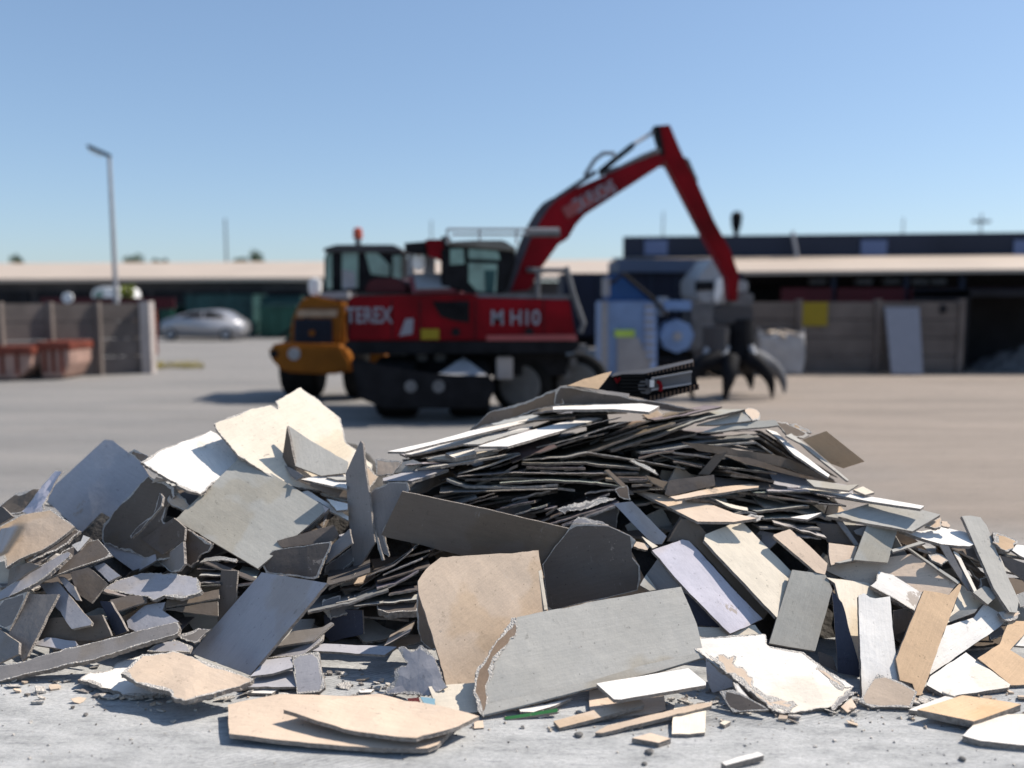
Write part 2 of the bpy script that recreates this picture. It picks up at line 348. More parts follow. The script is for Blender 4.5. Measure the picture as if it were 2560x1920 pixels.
mast(2118, 462, 505, 60, .09, "cross_mast", "faint mast with a crossarm above the right end of the shed roof", "mast", 1)
mast(1432, 458, 515, 60, .07, "radio_mast", "faint thin mast above the shed roof inside the angle of the red boom", "mast")
mast(1950, 470, 510, 60, .07, "radio_mast", "faint thin mast above the shed roof left of the cross mast", "mast")
mast(932, 476, 520, 60, .07, "radio_mast", "faint thin mast above the red machine cab", "mast")
# ------------------------------------------------------------------ trees
def tree(px, ybot, ytop, wpx, Y, label, lm=None, n=1500):
    c = W(px, (ybot + ytop) / 2, Y); top = W(px, ytop, Y).z; bot = W(px, ybot, Y).z; rx = wpx / 2 * Y / FPX
    t = empty("tree", (c.x, Y, 0), label, "tree", "trees behind the roofs")
    b_ = MB(); b_.tube([(c.x, Y, 0), (c.x + .1, Y, bot * .6), (c.x, Y, (bot + top) / 2)], [.22, .16, .06], 8)
    for k in range(5):
        a = k * 1.3; b_.tube([(c.x, Y, bot * .7), (c.x + math.cos(a) * rx * .6, Y + math.sin(a) * rx * .6, bot + (top - bot) * (.3 + .1 * k))], [.08, .03], 6)
    b_.build("trunk", m_bark, t)
    cr = MB(); rnd = random.Random(px); blobs = []
    for k in range(9):
        a = rnd.uniform(0, 6.28); q = rnd.uniform(.2, .75)
        blobs.append((Vector((c.x + math.cos(a) * rx * q, Y + math.sin(a) * rx * q, bot + (top - bot) * rnd.uniform(.25, .8))), rnd.uniform(.25, .48)))
    for k in range(n):
        bc, br = rnd.choice(blobs); d = Vector((rnd.gauss(0, 1), rnd.gauss(0, 1), rnd.gauss(0, 1))).normalized() * rnd.uniform(.5, 1) ** .5
        p = bc + Vector((d.x * rx * br, d.y * rx * br, d.z * (top - bot) * br * .75)); s = rnd.uniform(.07, .16) * max(.5, rx / 2)
        u = Vector((rnd.gauss(0, 1), rnd.gauss(0, 1), rnd.gauss(0, 1))).normalized(); v = u.orthogonal().normalized()
        cr.quad(p - u * s, p + v * s * .6, p + u * s, p - v * s * .6)
    cr.build("crown", lm or m_leaf, t)
tree(290, 590, 543, 62, 66, "dark round tree above the warehouse roof beside the lamp post")
tree(340, 590, 552, 46, 66, "low dark tree just right of the round one above the warehouse roof")
tree(556, 585, 541, 34, 66, "small dark tree above the warehouse roof left of the loader cab")
tree(520, 585, 556, 40, 66, "lowest dark treetop above the warehouse roof beside the thin mast")
tree(36, 590, 553, 30, 66, "small tree above the warehouse roof at the far left")
tree(278, 662, 612, 32, 26, "yellow green bush rising behind the left wall beside the lamp post", m_leafy, 500)
# ------------------------------------------------------------------ left concrete panel wall
t = empty("panel_wall", W(160, 800, 22), "grey concrete panel wall with a pale end post at the left, behind the lamp", "wall")
YA, YB = 20.6, 22.4
def wl(px): f = px / 320.0; return YA + (YB - YA) * f
A_, B_ = W(-120, 655, wl(-120)), W(305, 657, wl(305))
ht = 1.88
for k in range(4):
    f0, f1 = k / 4, (k + 1) / 4; a = A_.lerp(B_, f0 + .008); b_ = A_.lerp(B_, f1 - .008)
    for j in range(4):
        za, zb = j * ht / 4 + .01, (j + 1) * ht / 4 - .01
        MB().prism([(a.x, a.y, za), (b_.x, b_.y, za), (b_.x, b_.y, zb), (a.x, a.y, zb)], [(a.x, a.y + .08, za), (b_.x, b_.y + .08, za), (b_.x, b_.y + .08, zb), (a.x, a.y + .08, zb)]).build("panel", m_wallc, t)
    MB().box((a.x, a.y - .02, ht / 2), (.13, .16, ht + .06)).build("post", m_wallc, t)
MB().box((B_.x + .14, B_.y, ht / 2), (.27, .30, ht + .08)).build("end_post", m_post, t)  # paler concrete than the wall: light on this post is put into the colour
fr = empty("red_fence", (A_.x, 24, 0), "dark red horizontal fence showing above the left concrete wall", "fence")
MB().box2((A_.x, 24, 1.7), (B_.x + .2, 24.06, W(150, 643, 24).z)).build("board", m_reddk, fr)
for k in range(3): MB().box((A_.x + k * 1.1 + .3, 24.1, 1.0), (.08, .08, 2.0)).build("post", m_black, fr)
# red/rust board right of wall end
p = gz(326, 762); t = empty("red_barrier", p, "narrow faded red barrier standing just past the left wall end", "barrier")
b_ = MB(); b_.box2((W(318, 700, 24.5).x, 24.5, .35), (W(336, 700, 24.5).x, 24.6, W(326, 657, 24.5).z)); b_.build("board", m_skip, t)
MB().box((W(327, 700, 24.55).x, 24.65, .3), (.1, .1, .6)).build("foot", m_black, t)
# skips in front of the wall
def skip(x0_, x1_, yt, yb, Y, lbl):
    t = empty("waste_skip", W((x0_ + x1_) / 2, yb, Y), lbl, "skip", "red skips by the left wall")
    a, b_ = W(x0_, yt, Y), W(x1_, yt, Y); z = a.z; s = (b_.x - a.x) * .13; y = Y
    m = MB(); m.prism([(a.x, y, z), (b_.x, y, z), (b_.x - s * .3, y, z * .45), (b_.x - s * 2, y, .05), (a.x + s, y, .05)], [(a.x, y + 1.2, z), (b_.x, y + 1.2, z), (b_.x - s * .3, y + 1.2, z * .45), (b_.x - s * 2, y + 1.2, .05), (a.x + s, y + 1.2, .05)], .02)
    m.build("body", m_skipw, t)
    MB().box(((a.x + b_.x) / 2, y + .6, z - .06), (b_.x - a.x + .05, 1.3, .2), None, .02).build("rim", m_skip, t)
    for k in range(3): MB().box((a.x + (b_.x - a.x) * (.25 + .25 * k), y - .03, z * .55), (.06, .06, z * .7)).build("rib", m_skip, t)
skip(-60, 68, 752, 815, 20.2, "pinkish red waste skip cut by the left picture edge")
skip(78, 150, 742, 808, 20.5, "orange red waste skip nearer the lamp post")
# white parcels on/behind wall
def blob(name, px, py, r, Y, m, label, cat):
    c = W(px, py, Y); b_ = MB(); g = bmesh.ops.create_icosphere(b_.bm, subdivisions=2, radius=r)["verts"]
    for v in g: v.co *= 1 + .2 * noise.noise(v.co * 7)
    bmesh.ops.translate(b_.bm, vec=c, verts=g); o = b_.build(name, m, None, True); return tag(o, label, cat)
t = empty("white_van", W(222, 640, 30), "small white van roof showing above the left wall beside the lamp post", "van")
MB().pp("U", "700,510 760,480 880,490 900,560 900,700 700,700", 30, 32, .06).build("body", m_white, t)
MB().pp("U", "722,522 790,508 790,575 722,590", 29.98, 30.04).build("window", m_glass, t)
t = empty("white_signboard", W(145, 650, 23), "small round white sign on a stick above the left wall", "sign")
MB().tube([W(145, 643, 23), W(145, 643, 23) + Vector((0, .05, 0))], .15, 16).build("disc", m_white, t)
MB().tube([W(145, 650, 23.05), (W(145, 650, 23.05).x, 23.05, 0)], .03).build("pole", m_grey, t)
# ------------------------------------------------------------------ lamp post
Y = 22.0; base = gz(259, 803); Y = base.y
t = empty("street_lamp", base, "tall grey lamp post with a dark tilted lamp head in front of the left wall", "street lamp")
top = W(236, 340, Y)
MB().tube([base, (base.x, Y, 2.0), (top.x, Y, top.z + .02)], [.085, .07, .045], 12).build("pole", m_lgrey, t)
MB().tube([base, base + Vector((0, 0, .25))], .12, 12).build("base_plate", m_grey, t)
h0, h1 = Vector((top.x + .05, Y, top.z + .02)), Vector((top.x - .50, Y - .15, top.z + .27))
d = (h1 - h0); rot = d.to_track_quat('X', 'Z').to_matrix().to_4x4()
lh_ = MB().box((h0 + h1) / 2, (d.length, .26, .085), rot, .03).build("lamp_head", m_black, t)
MB().box((h0 + h1) / 2 + Vector((-.1, 0, -.055)), (d.length * .55, .18, .02), rot).build("lens", mat("lamp_lens", (.55, .5, .38), .3), lh_)
MB().box((base.x + .17, Y - .05, 1.05), (.22, .14, .34), None, .02).build("control_box", m_lgrey, t)
# ------------------------------------------------------------------ parked car
t = empty("parked_car", gz(435, 736), "silver hatchback parked side on in front of the dark teal sheds", "car"); Y = gz(435, 736).y
Yc = Y
def cw(x, y, dy=0): return W(x, y, Yc + dy)
prof = "345,722 345,700 352,690 385,684 412,672 455,669 480,674 500,688 516,697 519,715 514,727 480,731 360,729"
fr = [cw(x, y) for x, y in [tuple(map(float, q.split(','))) for q in prof.split()]]
MB().prism(fr, [Vector((p.x, Yc + 1.7, p.z)) for p in fr], .06).build("body", m_silver, t, True)
for q in ("388,686 412,675 436,674 436,687", "440,687 440,674 456,673 478,679 486,687"):
    f = [W(float(a.split(',')[0]), float(a.split(',')[1]), Yc - .015) for a in q.split()]
    MB().prism(f, [Vector((p.x, Yc + .02, p.z)) for p in f]).build("window", m_black, t)
for x in (368, 488):
    c = cw(x, 724); wh_ = MB().wheel((c.x, Yc + .08, .31), .31, .2, (0, 1, 0)).build("wheel", m_rub, t)
    MB().wheel((c.x, Yc - .03, .31), .2, .03, (0, 1, 0)).build("rim", m_lgrey, wh_)
c = cw(515, 700); MB().box((c.x - .08, Yc + .25, c.z), (.12, .4, .14), None, .03).build("headlight", m_white, t)
# green containers
def container(x0_, x1_, yt, Y, m, lbl, dep=2.4, lid=None):
    a, b_ = W(x0_, yt, Y), W(x1_, yt, Y); t = empty("green_container" if m is m_green else "teal_shed", ((a.x + b_.x) / 2, Y, 0), lbl, "container")
    MB().box2((a.x, Y, 0.05), (b_.x, Y + dep, a.z), .03).build("body", m, t)
    n = max(3, int((b_.x - a.x) / .6))
    for k in range(n): MB().box((a.x + (k + .5) * (b_.x - a.x) / n, Y - .02, a.z * .5), (.08, .06, a.z * .9)).build("rib", m, t)
    MB().box2((a.x - .05, Y - .05, a.z), (b_.x + .05, Y + dep + .05, a.z + .09)).build("lid", lid or m_teal, t)
container(400, 545, 640, 43.5, m_teal, "dark teal container behind the silver car")
container(560, 640, 662, 42, m_green, "green container between the silver car and the yellow loader")
container(345, 372, 664, 43, m_green, "small green container at the rear end of the silver car")
tag(MB().box2((W(545, 640, 45).x, 45, 0), (W(650, 640, 45).x, 46.5, W(600, 640, 45).z)).build("dark_container", m_teal), "dark flat topped container behind the green container", "container")
# dry grass strip
gm = MB(); rnd = random.Random(3)
for k in range(260):
    p = gz(rnd.uniform(322, 440), rnd.uniform(790, 797) if rnd.random() < .8 else rnd.uniform(785, 800)); h = rnd.uniform(.05, .16); s = .02
    gm.quad(p, p + Vector((s, 0, 0)), p + Vector((s * .6, rnd.uniform(-.04, .04), h)), p + Vector((0, rnd.uniform(-.04, .04), h)))
tag(gm.build("dry_grass", m_straw), kind="stuff")
# ------------------------------------------------------------------ right concrete wall
t = empty("panel_wall", W(1860, 810, 22.2), "grey concrete panel wall with the yellow sign, in front of the open shed", "wall")
Yw = 22.2; xs = [1640, 1730 + 10, 1896, 2078]
for a, b_ in ((1560, 1722), (1732, 1892), (1902, 2074)):
    pa, pb = W(a, 652, Yw), W(b_, 652, Yw)
    for j in range(4):
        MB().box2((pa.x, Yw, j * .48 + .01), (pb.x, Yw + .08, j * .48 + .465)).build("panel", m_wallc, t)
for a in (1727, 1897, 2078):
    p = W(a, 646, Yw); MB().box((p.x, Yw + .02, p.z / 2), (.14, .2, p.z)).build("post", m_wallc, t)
MB().tube([W(2035, 668, Yw - .03), W(2035, 668, Yw - .005)], .12, 14).build("round_hole", m_dark, t)
t = empty("yellow_sign", W(1760, 704, Yw - .05), "plain yellow rectangular sign fixed on the right concrete wall", "sign")
MB().box2(W(1730, 704, Yw - .06), W(1789, 653, Yw - .06) + Vector((0, .03, 0)), .005).build("plate", m_yelsign, t)
for a in (1742, 1777): MB().box(W(a, 700, Yw - .02), (.04, .05, .3)).build("bracket", m_grey, t)
pa = W(1926, 808, 21.6); pb = W(1994, 808, 21.6); pc = W(1986, 664, 22.05); pd = W(1912, 664, 22.05)
tag(MB().prism([pa, pb, pc, pd], [q + Vector((0, .05, 0)) for q in (pa, pb, pc, pd)]).build("leaning_panel", mat("blue_white_panel", (.24, .245, .28), .6, var=.05)), "tall pale blue panel leaning on the right concrete wall", "panel")
# dark open bay on the far right, with a heap
t = empty("dark_bay", W(2200, 810, 22.6), "black open storage bay at the right end of the concrete wall", "bay")
xa, xb = W(2084, 700, 22.3).x, W(2700, 700, 22.3).x
MB().box2((xa, 25.2, 0), (xb, 25.3, 2.3)).build("back_wall", m_dark, t)
MB().box2((xa, 22.3, 0), (xa + .1, 25.2, 2.2)).build("side_wall", m_dark, t)
MB().box2((xa, 22.3, 2.05), (xb, 25.3, 2.2)).build("cover", m_dark, t)
h = MB(); gg = bmesh.ops.create_grid(h.bm, x_segments=16, y_segments=10, size=1)["verts"]; c = W(2200, 800, 23.6)
for v in gg:
    r_ = min(1, v.co.length); z = .65 * (1 - r_) ** .8 * (1 + .5 * noise.noise(v.co * 4)); v.co = Vector((c.x + v.co.x * 1.5, 23.6 + v.co.y * .9, max(0.01, z)))
tag(h.build("dark_heap", m_grey), "low dark heap lying in the black storage bay", "heap")
# big bag
t = empty("bulk_bag", gz(1690, 808), "grey white woven bulk bag filled with pale scraps by the right wall", "bulk bag"); Y = gz(1690, 808).y
a, b_ = W(1636, 722, Y - .3), W(1742, 722, Y - .3); m = MB()
g_ = bmesh.ops.create_cube(m.bm, size=1)["verts"]; bmesh.ops.subdivide_edges(m.bm, edges=m.bm.edges[:], cuts=7, use_grid_fill=True)
cx, wd, hz = (a.x + b_.x) / 2, (b_.x - a.x), a.z
for v in m.bm.verts:
    bl = 1 + .045 * math.sin((v.co.z + .5) * math.pi) ; z = (v.co.z + .5) * hz
    rr = noise.noise(v.co * 3) * .05; v.co = Vector((cx + v.co.x * wd * bl * .93 + rr, Y + .2 + v.co.y * .95 * bl + rr, z + (rr if v.co.z > .3 else 0)))
m.build("bag", m_bag, t, True)
m = MB(); rnd = random.Random(5)
for k in range(10): m.box((cx + rnd.uniform(-.4, .4) * wd * .8, Y + rnd.uniform(-.2, .5), hz + rnd.uniform(-.03, .05)), (.3, .25, .06), Matrix.Rotation(rnd.uniform(0, 3), 4, 'Z') @ Matrix.Rotation(rnd.uniform(-.5, .5), 4, 'X'))
m.build("contents", m_bagin, t)
for sx_ in (-.45, .45): MB().tube([(cx + sx_ * wd, Y - .25, hz - .1), (cx + sx_ * wd * 1.02, Y - .2, hz + .16), (cx + sx_ * wd * .85, Y - .2, hz)], .03).build("lifting_loop", m_bag, t)
# ------------------------------------------------------------------ dark lorry trailer behind
t = empty("tipper_trailer", W(1400, 800, 23.5), "dark navy tipper trailer standing behind the blue machine", "trailer")
a, b_ = W(1215, 800, 23.5), W(1600, 800, 23.5); zt = W(1300, 590, 23.5).z
MB().box2((a.x, 23.5, .95), (b_.x, 25.9, zt)).build("body", mat("navy_tarp", (.010, .013, .028), .7, var=.3, scale=1), t)
MB().box2((W(1336, 570, 23.3).x, 23.3, zt + .02), (W(1525, 570, 23.3).x, 25.8, W(1400, 560, 23.3).z)).build("folded_cover", mat("slate_cover", (.07, .09, .14), .6, var=.15, scale=1), t)
for k in range(7): MB().box((a.x + .3 + k * .72, 23.46, (zt + .95) / 2), (.09, .08, zt - 1.0)).build("rib", m_navy, t)
for k in (0, 1, 2): MB().wheel((W(1560, 0, 24).x - k * 1.25, 23.9, .5), .5, .3, (0, 1, 0)).build("wheel", m_rub, t)
MB().box2((a.x, 23.9, .6), (b_.x, 25.5, .93)).build("chassis", m_black, t)
# white cab/hopper seen between trailer and stick
t = empty("white_truck_cab", W(1530, 660, 21), "white and grey truck cab half hidden behind the red stick", "truck")
MB().pp("Q", "1130,330 1170,262 1260,268 1290,420 1285,600 1120,640 1040,560 1040,410 1090,400", 21, 22.9, .05).build("cab", m_lgrey, t)
MB().pp("Q", "1040,440 1180,440 1180,505 1040,515", 20.96, 21.02).build("windscreen", m_black, t)
MB().pp("Q", "1200,440 1262,400 1250,520 1205,610 1185,560", 20.9, 21.05).build("white_fairing", m_white, t)
MB().pp("Q", "1400,430 1450,440 1445,520 1405,530", 20.6, 21.6, .04).build("mirror", m_lgrey, t)
MB().box2((W(1502, 700, 21).x, 21.1, .45), (W(1585, 700, 21).x, 22.7, 1.6)).build("engine_block", m_shed, t)
for x in (1525, 1580): MB().wheel((W(x, 0, 21.2).x, 21.3, .48), .48, .3, (0, 1, 0)).build("wheel", m_rub, t)
# ------------------------------------------------------------------ blue machine
t = empty("blue_cabinet_machine", gz(1360, 812), "tall blue cabinet machine with a sloping deep blue top, right of the red machine", "machine"); Y = 19.2
MB().pp("Q", "320,592 745,592 745,1160 320,1160", Y, Y + 1.4, .03).build("cabinet", m_blue, t)
MB().pp("Q", "372,395 480,375 735,585 372,588", Y + .1, Y + 1.2).build("sloping_top", m_blued, t)
MB().pp("Q", "318,596 368,596 368,1155 318,1155", Y - .05, Y + .02).build("frame_strip", m_lgrey, t)
MB().pp("Q", "655,610 722,610 735,1100 655,1100", Y - .04, Y + .01).build("pale_strip", mat("pale_blue", (.30, .42, .68), .5), t)
MB().pp("Q", "440,868 600,868 700,1085 650,1150 440,1150", Y - .06, Y + .02).build("worn_panel", m_lgrey, t)
MB().pp("Q", "420,812 575,812 575,866 420,866", Y - .08, Y - .03).build("green_label", mat("lime_label", (.42, .60, .10), .5), t)
for k in range(8): MB().pp("Q", "650,%d 725,%d 725,%d 650,%d" % (620 + k * 58, 620 + k * 58, 650 + k * 58, 650 + k * 58), Y - .06, Y - .045).build("louvre", m_lgrey, t)
MB().tube([W(1320, 612, Y - .3), W(1345, 592, Y - .2), W(1415, 650, Y), W(1440, 680, Y)], .05).build("hose", m_black, t)
MB().tube([W(1311, 600, Y + .2), W(1311, 640, Y + .2)], .12).build("exhaust", m_lgrey, t)
t = empty("blue_fan_unit", gz(1463, 810), "round blue fan unit on a dark frame right of the blue cabinet", "machine"); Y = 19.6
c = W(1463, 726, Y)
MB().tube([c, c + Vector((0, .5, 0))], .40, 8).build("fan_housing", m_blue, t)
MB().tube([c + Vector((0, -.04, 0)), c], .11, 12).build("hub", m_lgrey, t)
MB().pp("Q", "805,590 1010,590 1010,665 805,665", Y, Y + .8, .02).build("top_box", m_blue, t)
MB().pp("Q", "770,560 830,560 830,700 770,700", Y + .1, Y + .5).build("side_post", m_lgrey, t)
MB().box2((W(1425, 780, Y).x, Y, .02), (W(1500, 780, Y).x, Y + .8, .55)).build("frame", m_black, t)
MB().pp("Q", "1010,600 1180,600 1200,900 1010,980", Y + .1, Y + .9).build("motor_block", m_grey, t)
# ================================================================== RED MATERIAL HANDLER
hd = empty("material_handler", gz(1000, 912), "large dark red wheeled material handler with raised angular boom, cab and counterweight", "excavator")
Y0, Y1 = 13.6, 16.0
b_ = MB(); b_.pp("K", "95,700 120,625 620,612 1180,600 1215,650 2020,655 2070,960 2070,1010 85,1010", Y0, Y1, .03); house = b_.build("body", m_red, hd)
MB().pp("K", "85,1014 2080,1014 2110,1050 2040,1112 180,1125 70,1060", Y0 - .02, Y1 - .1).build("skirt", m_black, hd)
MB().pp("K", "1300,962 2075,955 2085,1008 1300,1008", Y0 - .04, Y0 + .02).build("lower_trim", m_redlt, hd)
# engine hood: sloping top with mesh panel
a = [W(*cv("K", x, y), yy) for x, y, yy in ((655, 600, Y0 + .05), (1050, 590, Y0 + .05), (925, 425, Y0 + .75), (620, 425, Y0 + .75))]
MB().prism(a, [Vector((p.x, Y1 - .3, p.z - (.05 if i > 1 else 0))) for i, p in enumerate(a)], .02).build("engine_hood", m_redlt, hd)
nn = (a[1] - a[0]).cross(a[3] - a[0]).normalized(); nn = nn if nn.y < 0 else -nn
cc = sum(a, Vector()) / 4; q = [cc + (p - cc) * .74 + nn * .02 for p in a]
MB().prism(q, [p + nn * .02 for p in q]).build("mesh_panel", m_grill, hd)
MB().pp("K", "245,600 255,520 320,470 540,462 600,520 615,600", Y0 + .3, Y1 - .3, .04).build("rear_hood", m_reddk, hd)
sv_ = MB().pp("K", "830,672 1150,668 1150,850 1010,835 905,800", Y0 - .03, Y0 + .02).build("side_vent", m_black, hd)
for k in range(6): MB().pp("K", "%d,%d 1135,%d 1135,%d %d,%d" % (860 + k * 14, 690 + k * 23, 690 + k * 23, 696 + k * 23, 862 + k * 14, 696 + k * 23), Y0 - .05, Y0 - .032).build("vent_slat", m_black, sv_)
MB().pp("K", "545,970 600,820 670,815 660,950", Y0 - .035, Y0 + .01).build("white_emblem", m_letter, hd)
MB().pp("K", "735,908 890,908 890,998 735,998", Y0 - .035, Y0 + .01).build("yellow_sticker", m_yelsign, hd)
for x in (1035, 1670): c = W(*cv("K", x, 935), Y0 - .03); MB().tube([c, c + Vector((0, .04, 0))], .07, 12).build("door_catch", m_black, hd)
c = W(*cv("K", 285, 795), Y0 - .03); text("lettering", "TEREX", c, .36, m_letter, hd, width=.76)
c = W(*cv("K", 1550, 815), Y0 - .03); text("lettering", "M H10", c, .34, m_letter, hd, width=.80)
for x in (480, 720, 1200, 1790): MB().pp("K", "%d,%d %d,%d %d,1000 %d,1000" % (x, 655, x + 8, 655, x + 8, x), Y0 - .012, Y0 + .004).build("panel_seam", m_black, hd)
MB().pp("K", "100,700 110,700 110,1000 100,1000", Y0 - .03, Y0 + .01).build("edge_bumper", m_black, hd)
# deck and cab
MB().pp("K", "1220,652 2030,652 2030,610 1220,600", Y0 + .05, Y1 - .2).build("deck", m_grey, hd)
cab = MB().pp("K", "905,560 905,200 960,165 1520,190 1560,300 1470,600 1200,600", Y0 + .15, Y0 + 1.25, .05).build("cab", m_black, hd)
MB().pp("K", "945,175 1000,150 1200,140 1450,140 1560,210 1540,235", Y0 + .05, Y0 + 1.35, .02).build("cab_roof", mat("dusty_roof", (.16, .15, .13), .9), hd)
for s_ in ("985,215 1100,215 1110,345 985,355", "1145,215 1400,235 1420,310 1145,300", "1145,335 1395,345 1385,590 1215,580 1145,500"):
    MB().pp("K", s_, Y0 + .12, Y0 + .16).build("window", m_glass, hd)
MB().pp("K", "1280,400 1380,400 1360,590 1290,590", Y0 + .11, Y0 + .118).build("seat", m_teal, hd)
MB().pp("K", "590,165 770,150 770,235 760,262 600,240", Y0 + .3, Y0 + 1.1).build("exhaust_box", m_black, hd)
MB().pp("K", "770,135 900,130 960,190 940,330 800,275", Y0 + .25, Y0 + 1.1).build("red_box", m_red, hd)
MB().pp("K", "905,110 965,100 975,200 930,200", Y0 + .2, Y0 + .9).build("bracket", m_black, hd)
for x in (650, 780, 830): MB().tube([W(*cv("K", x, 260), Y0 + .7), W(*cv("K", x, 450), Y0 + .7)], .05).build("pipe", m_lgrey, hd)
c = W(*cv("K", 715, 335), Y0 + .5); MB().box(c, (.22, .12, .26), None, .05).build("mirror", m_white, hd)
rl = MB(); zt = [W(*cv("K", x, 45), Y0 + .1) for x in (960, 1240, 1560, 1930)]
rl.tube(zt, .022)
for p in zt[:3]: rl.tube([p, (p.x, p.y, W(*cv("K", 1240, 180), Y0 + .1).z)], .018)
rl.build("roof_rail", m_lgrey, hd)
zz = [p + Vector((0, 1.1, 0)) for p in zt]; MB().tube(zz, .022).build("roof_rail", m_lgrey, hd)
# ladder frame at the front
ld = MB(); P = lambda x, y, Y: W(*cv("K", x, y), Y)
ld.tube([P(1990, 370, Y0), P(2050, 600, Y0), P(2140, 860, Y0), P(2110, 940, Y0)], .045)
ld.tube([P(1990, 370, Y0 + .6), P(2050, 600, Y0 + .6), P(2140, 860, Y0 + .6), P(2110, 940, Y0 + .6)], .045)
ld.tube([P(1700, 400, Y0), P(1990, 400, Y0)], .04); ld.tube([P(1750, 400, Y0), P(1740, 640, Y0)], .04)
for k in range(5): ld.tube([P(2030 + k * 24, 560 + k * 80, Y0), P(2030 + k * 24, 560 + k * 80, Y0 + .6)], .03)
ld.build("ladder", m_grey, hd)
MB().box(P(2110, 1080, Y0 + .2), (.28, .3, .16), None, .05).build("work_light", m_grey, hd)
# undercarriage
MB().box2(P(450, 1120, Y0 + .5), P(1950, 1250, Y0 + 1.9)).build("chassis", m_black, hd)
c = P(1080, 1120, Y0 + 1.2); MB().tube([c + Vector((0, 0, -.12)), c + Vector((0, 0, .14))], .65, 24).build("slewing_ring", m_black, hd)
for x in (500, 580, 740, 900): c = P(x, 1155, Y0 + .45); MB().box(c, (.2, .1, .12), None, .03).build("valve_block", m_grey, hd)
MB().prism([P(130, 1160, Y0 - .4), P(850, 1310, Y0 - .4), P(1330, 1310, Y0 - .4), P(1385, 1420, Y0 - .4), P(1290, 1600, Y0 - .4), P(420, 1600, Y0 - .4), P(190, 1500, Y0 - .4)],
           [P(130, 1160, Y0 - .1), P(850, 1310, Y0 - .1), P(1330, 1310, Y0 - .1), P(1385, 1420, Y0 - .1), P(1290, 1560, Y0 - .1), P(420, 1560, Y0 - .1), P(190, 1500, Y0 - .1)], .03).build("dozer_blade", m_black, hd)
a = [P(870, 1305, Y0 - .4), P(1100, 1150, Y0 + .2), P(1310, 1308, Y0 - .4)]
MB().prism(a, [p + Vector((0, .3, -.03)) for p in a]).build("support_plate", m_lgrey, hd)
for x in (645, 885): c = P(x, 1405, Y0 - .44); MB().tube([c, c + Vector((0, .05, 0))], .1, 12).build("pin", m_grey, hd)
MB().pp("K", "1385,1150 1530,1150 1530,1345 1385,1345", Y0 + .1, Y0 + .45, .02).build("tool_box", m_post, hd)
for x, Yw_, ax in ((525, 13.85, (1, 0, 0)), (1150, 13.9, (1, .05, 0))):
    c = P(x, 1400, Yw_); MB().wheel((c.x, Yw_ + .15, .52), .52, .68, ax).build("wheel", m_rub, hd)
for x, Yw_ in ((1610, 14.3), (2100, 14.6)):
    c = P(x, 1370, Yw_); wh_ = MB().wheel((c.x, Yw_, .52), .52, .34, (.25, 1, 0)).build("wheel", m_rub, hd)
    MB().wheel((c.x - .04, Yw_ - .16, .52), .36, .06, (.25, 1, 0)).build("rim", m_rim, wh_)
c = P(1850, 1250, 14.3)
for k in range(6): MB().box(c + Vector((k * .14 - .3, (k % 3) * .1, (k % 2) * .2 - .1)), (.16, .2, .14), Matrix.Rotation(k, 4, 'Y'), .02).build("axle_part", m_grey, hd)
# boom, swept back in depth towards the grapple
def dprism(c, txt, yf, thick, bev=.02):
    """outline whose distance changes along the picture, with real thickness"""
    fr = [W(x, y, yf(x, y)) for x, y in pts(c, txt)]
    return MB().prism(fr, [p + Vector((0, thick, 0)) for p in fr], bev)
yb = lambda x, y: 15.1 + (x - 1120) / 470 * 1.0
dprism("V", "470,1245 560,960 610,820 700,640 760,600 1500,285 1560,310 1560,345 1010,690 930,780 890,870 820,900 700,1080 620,1230", yb, .42).build("boom", m_red, hd)
dprism("V", "440,1250 530,950 590,810 660,690 715,625 770,600 1075,395 1090,420 800,612 745,660 690,760 610,900 490,1240", lambda x, y: yb(x, y) - .03, .2).build("boom_lit_top", mat("lit_grey_top", (.055, .055, .07), .8, spec=.1), hd)  # grey strip puts the light on the boom's top into the colour
dprism("V", "835,665 1185,490 1205,545 880,740", lambda x, y: yb(x, y) - .04, .05).build("name_plate", m_redlt, hd)
c = W(*cv("V", 1020, 612), yb(*cv("V", 1020, 612)) - .08)
text("lettering", "TEREX FUCHS", c, .34, m_letter, hd, width=1.12, tilt=R(28))
dprism("V", "1090,400 1320,215 1350,205 1350,240 1130,415", lambda x, y: yb(x, y) + .1, .18).build("ram_cylinder", m_black, hd)
MB().tube([W(*cv("V", 1340, 222), 15.9), W(*cv("V", 1505, 120), 16.2)], .035).build("ram_rod", m_lgrey, hd)
MB().tube([W(*cv("V", x, y), 15.6) for x, y in ((1000, 440), (1070, 330), (1130, 285), (1200, 285), (1210, 320))], .035).build("hydraulic_hose", m_grey, hd)
MB().tube([W(*cv("V", x, y), 15.7) for x, y in ((1100, 430), (1250, 385), (1400, 310), (1520, 262))], .05).build("hydraulic_hose", m_grey, hd)
MB().tube([W(*cv("V", x, y), yb(1150, 0) - .05) for x, y in ((600, 1090), (720, 1100))], .05).build("pipe_clamp", m_grey, hd)
MB().tube([W(*cv("V", x, y), 14.5) for x, y in ((610, 840), (830, 840))], .06).build("platform_bar", m_grey, hd)
ys = lambda x, y: 16.1 + (y - 300) / 350 * .4
dprism("V", "1480,95 1590,85 1680,300 1740,400 1890,740 2010,960 2070,1130 2055,1310 2000,1300 1990,1140 1830,860 1560,340 1535,290", ys, .36).build("stick", m_red, hd)
dprism("V", "1475,95 1520,90 1560,300 1535,310", lambda x, y: ys(x, y) - .03, .3).build("stick_plate", m_black, hd)
dprism("V", "1690,310 1720,320 1790,480 1765,480", lambda x, y: ys(x, y) - .02, .3).build("stick_pipe", m_grey, hd)
c = W(*cv("V", 1575, 300), 16.2); MB().tube([c, c + Vector((0, .55, 0))], .14, 14).build("knuckle_pin", m_grey, hd)
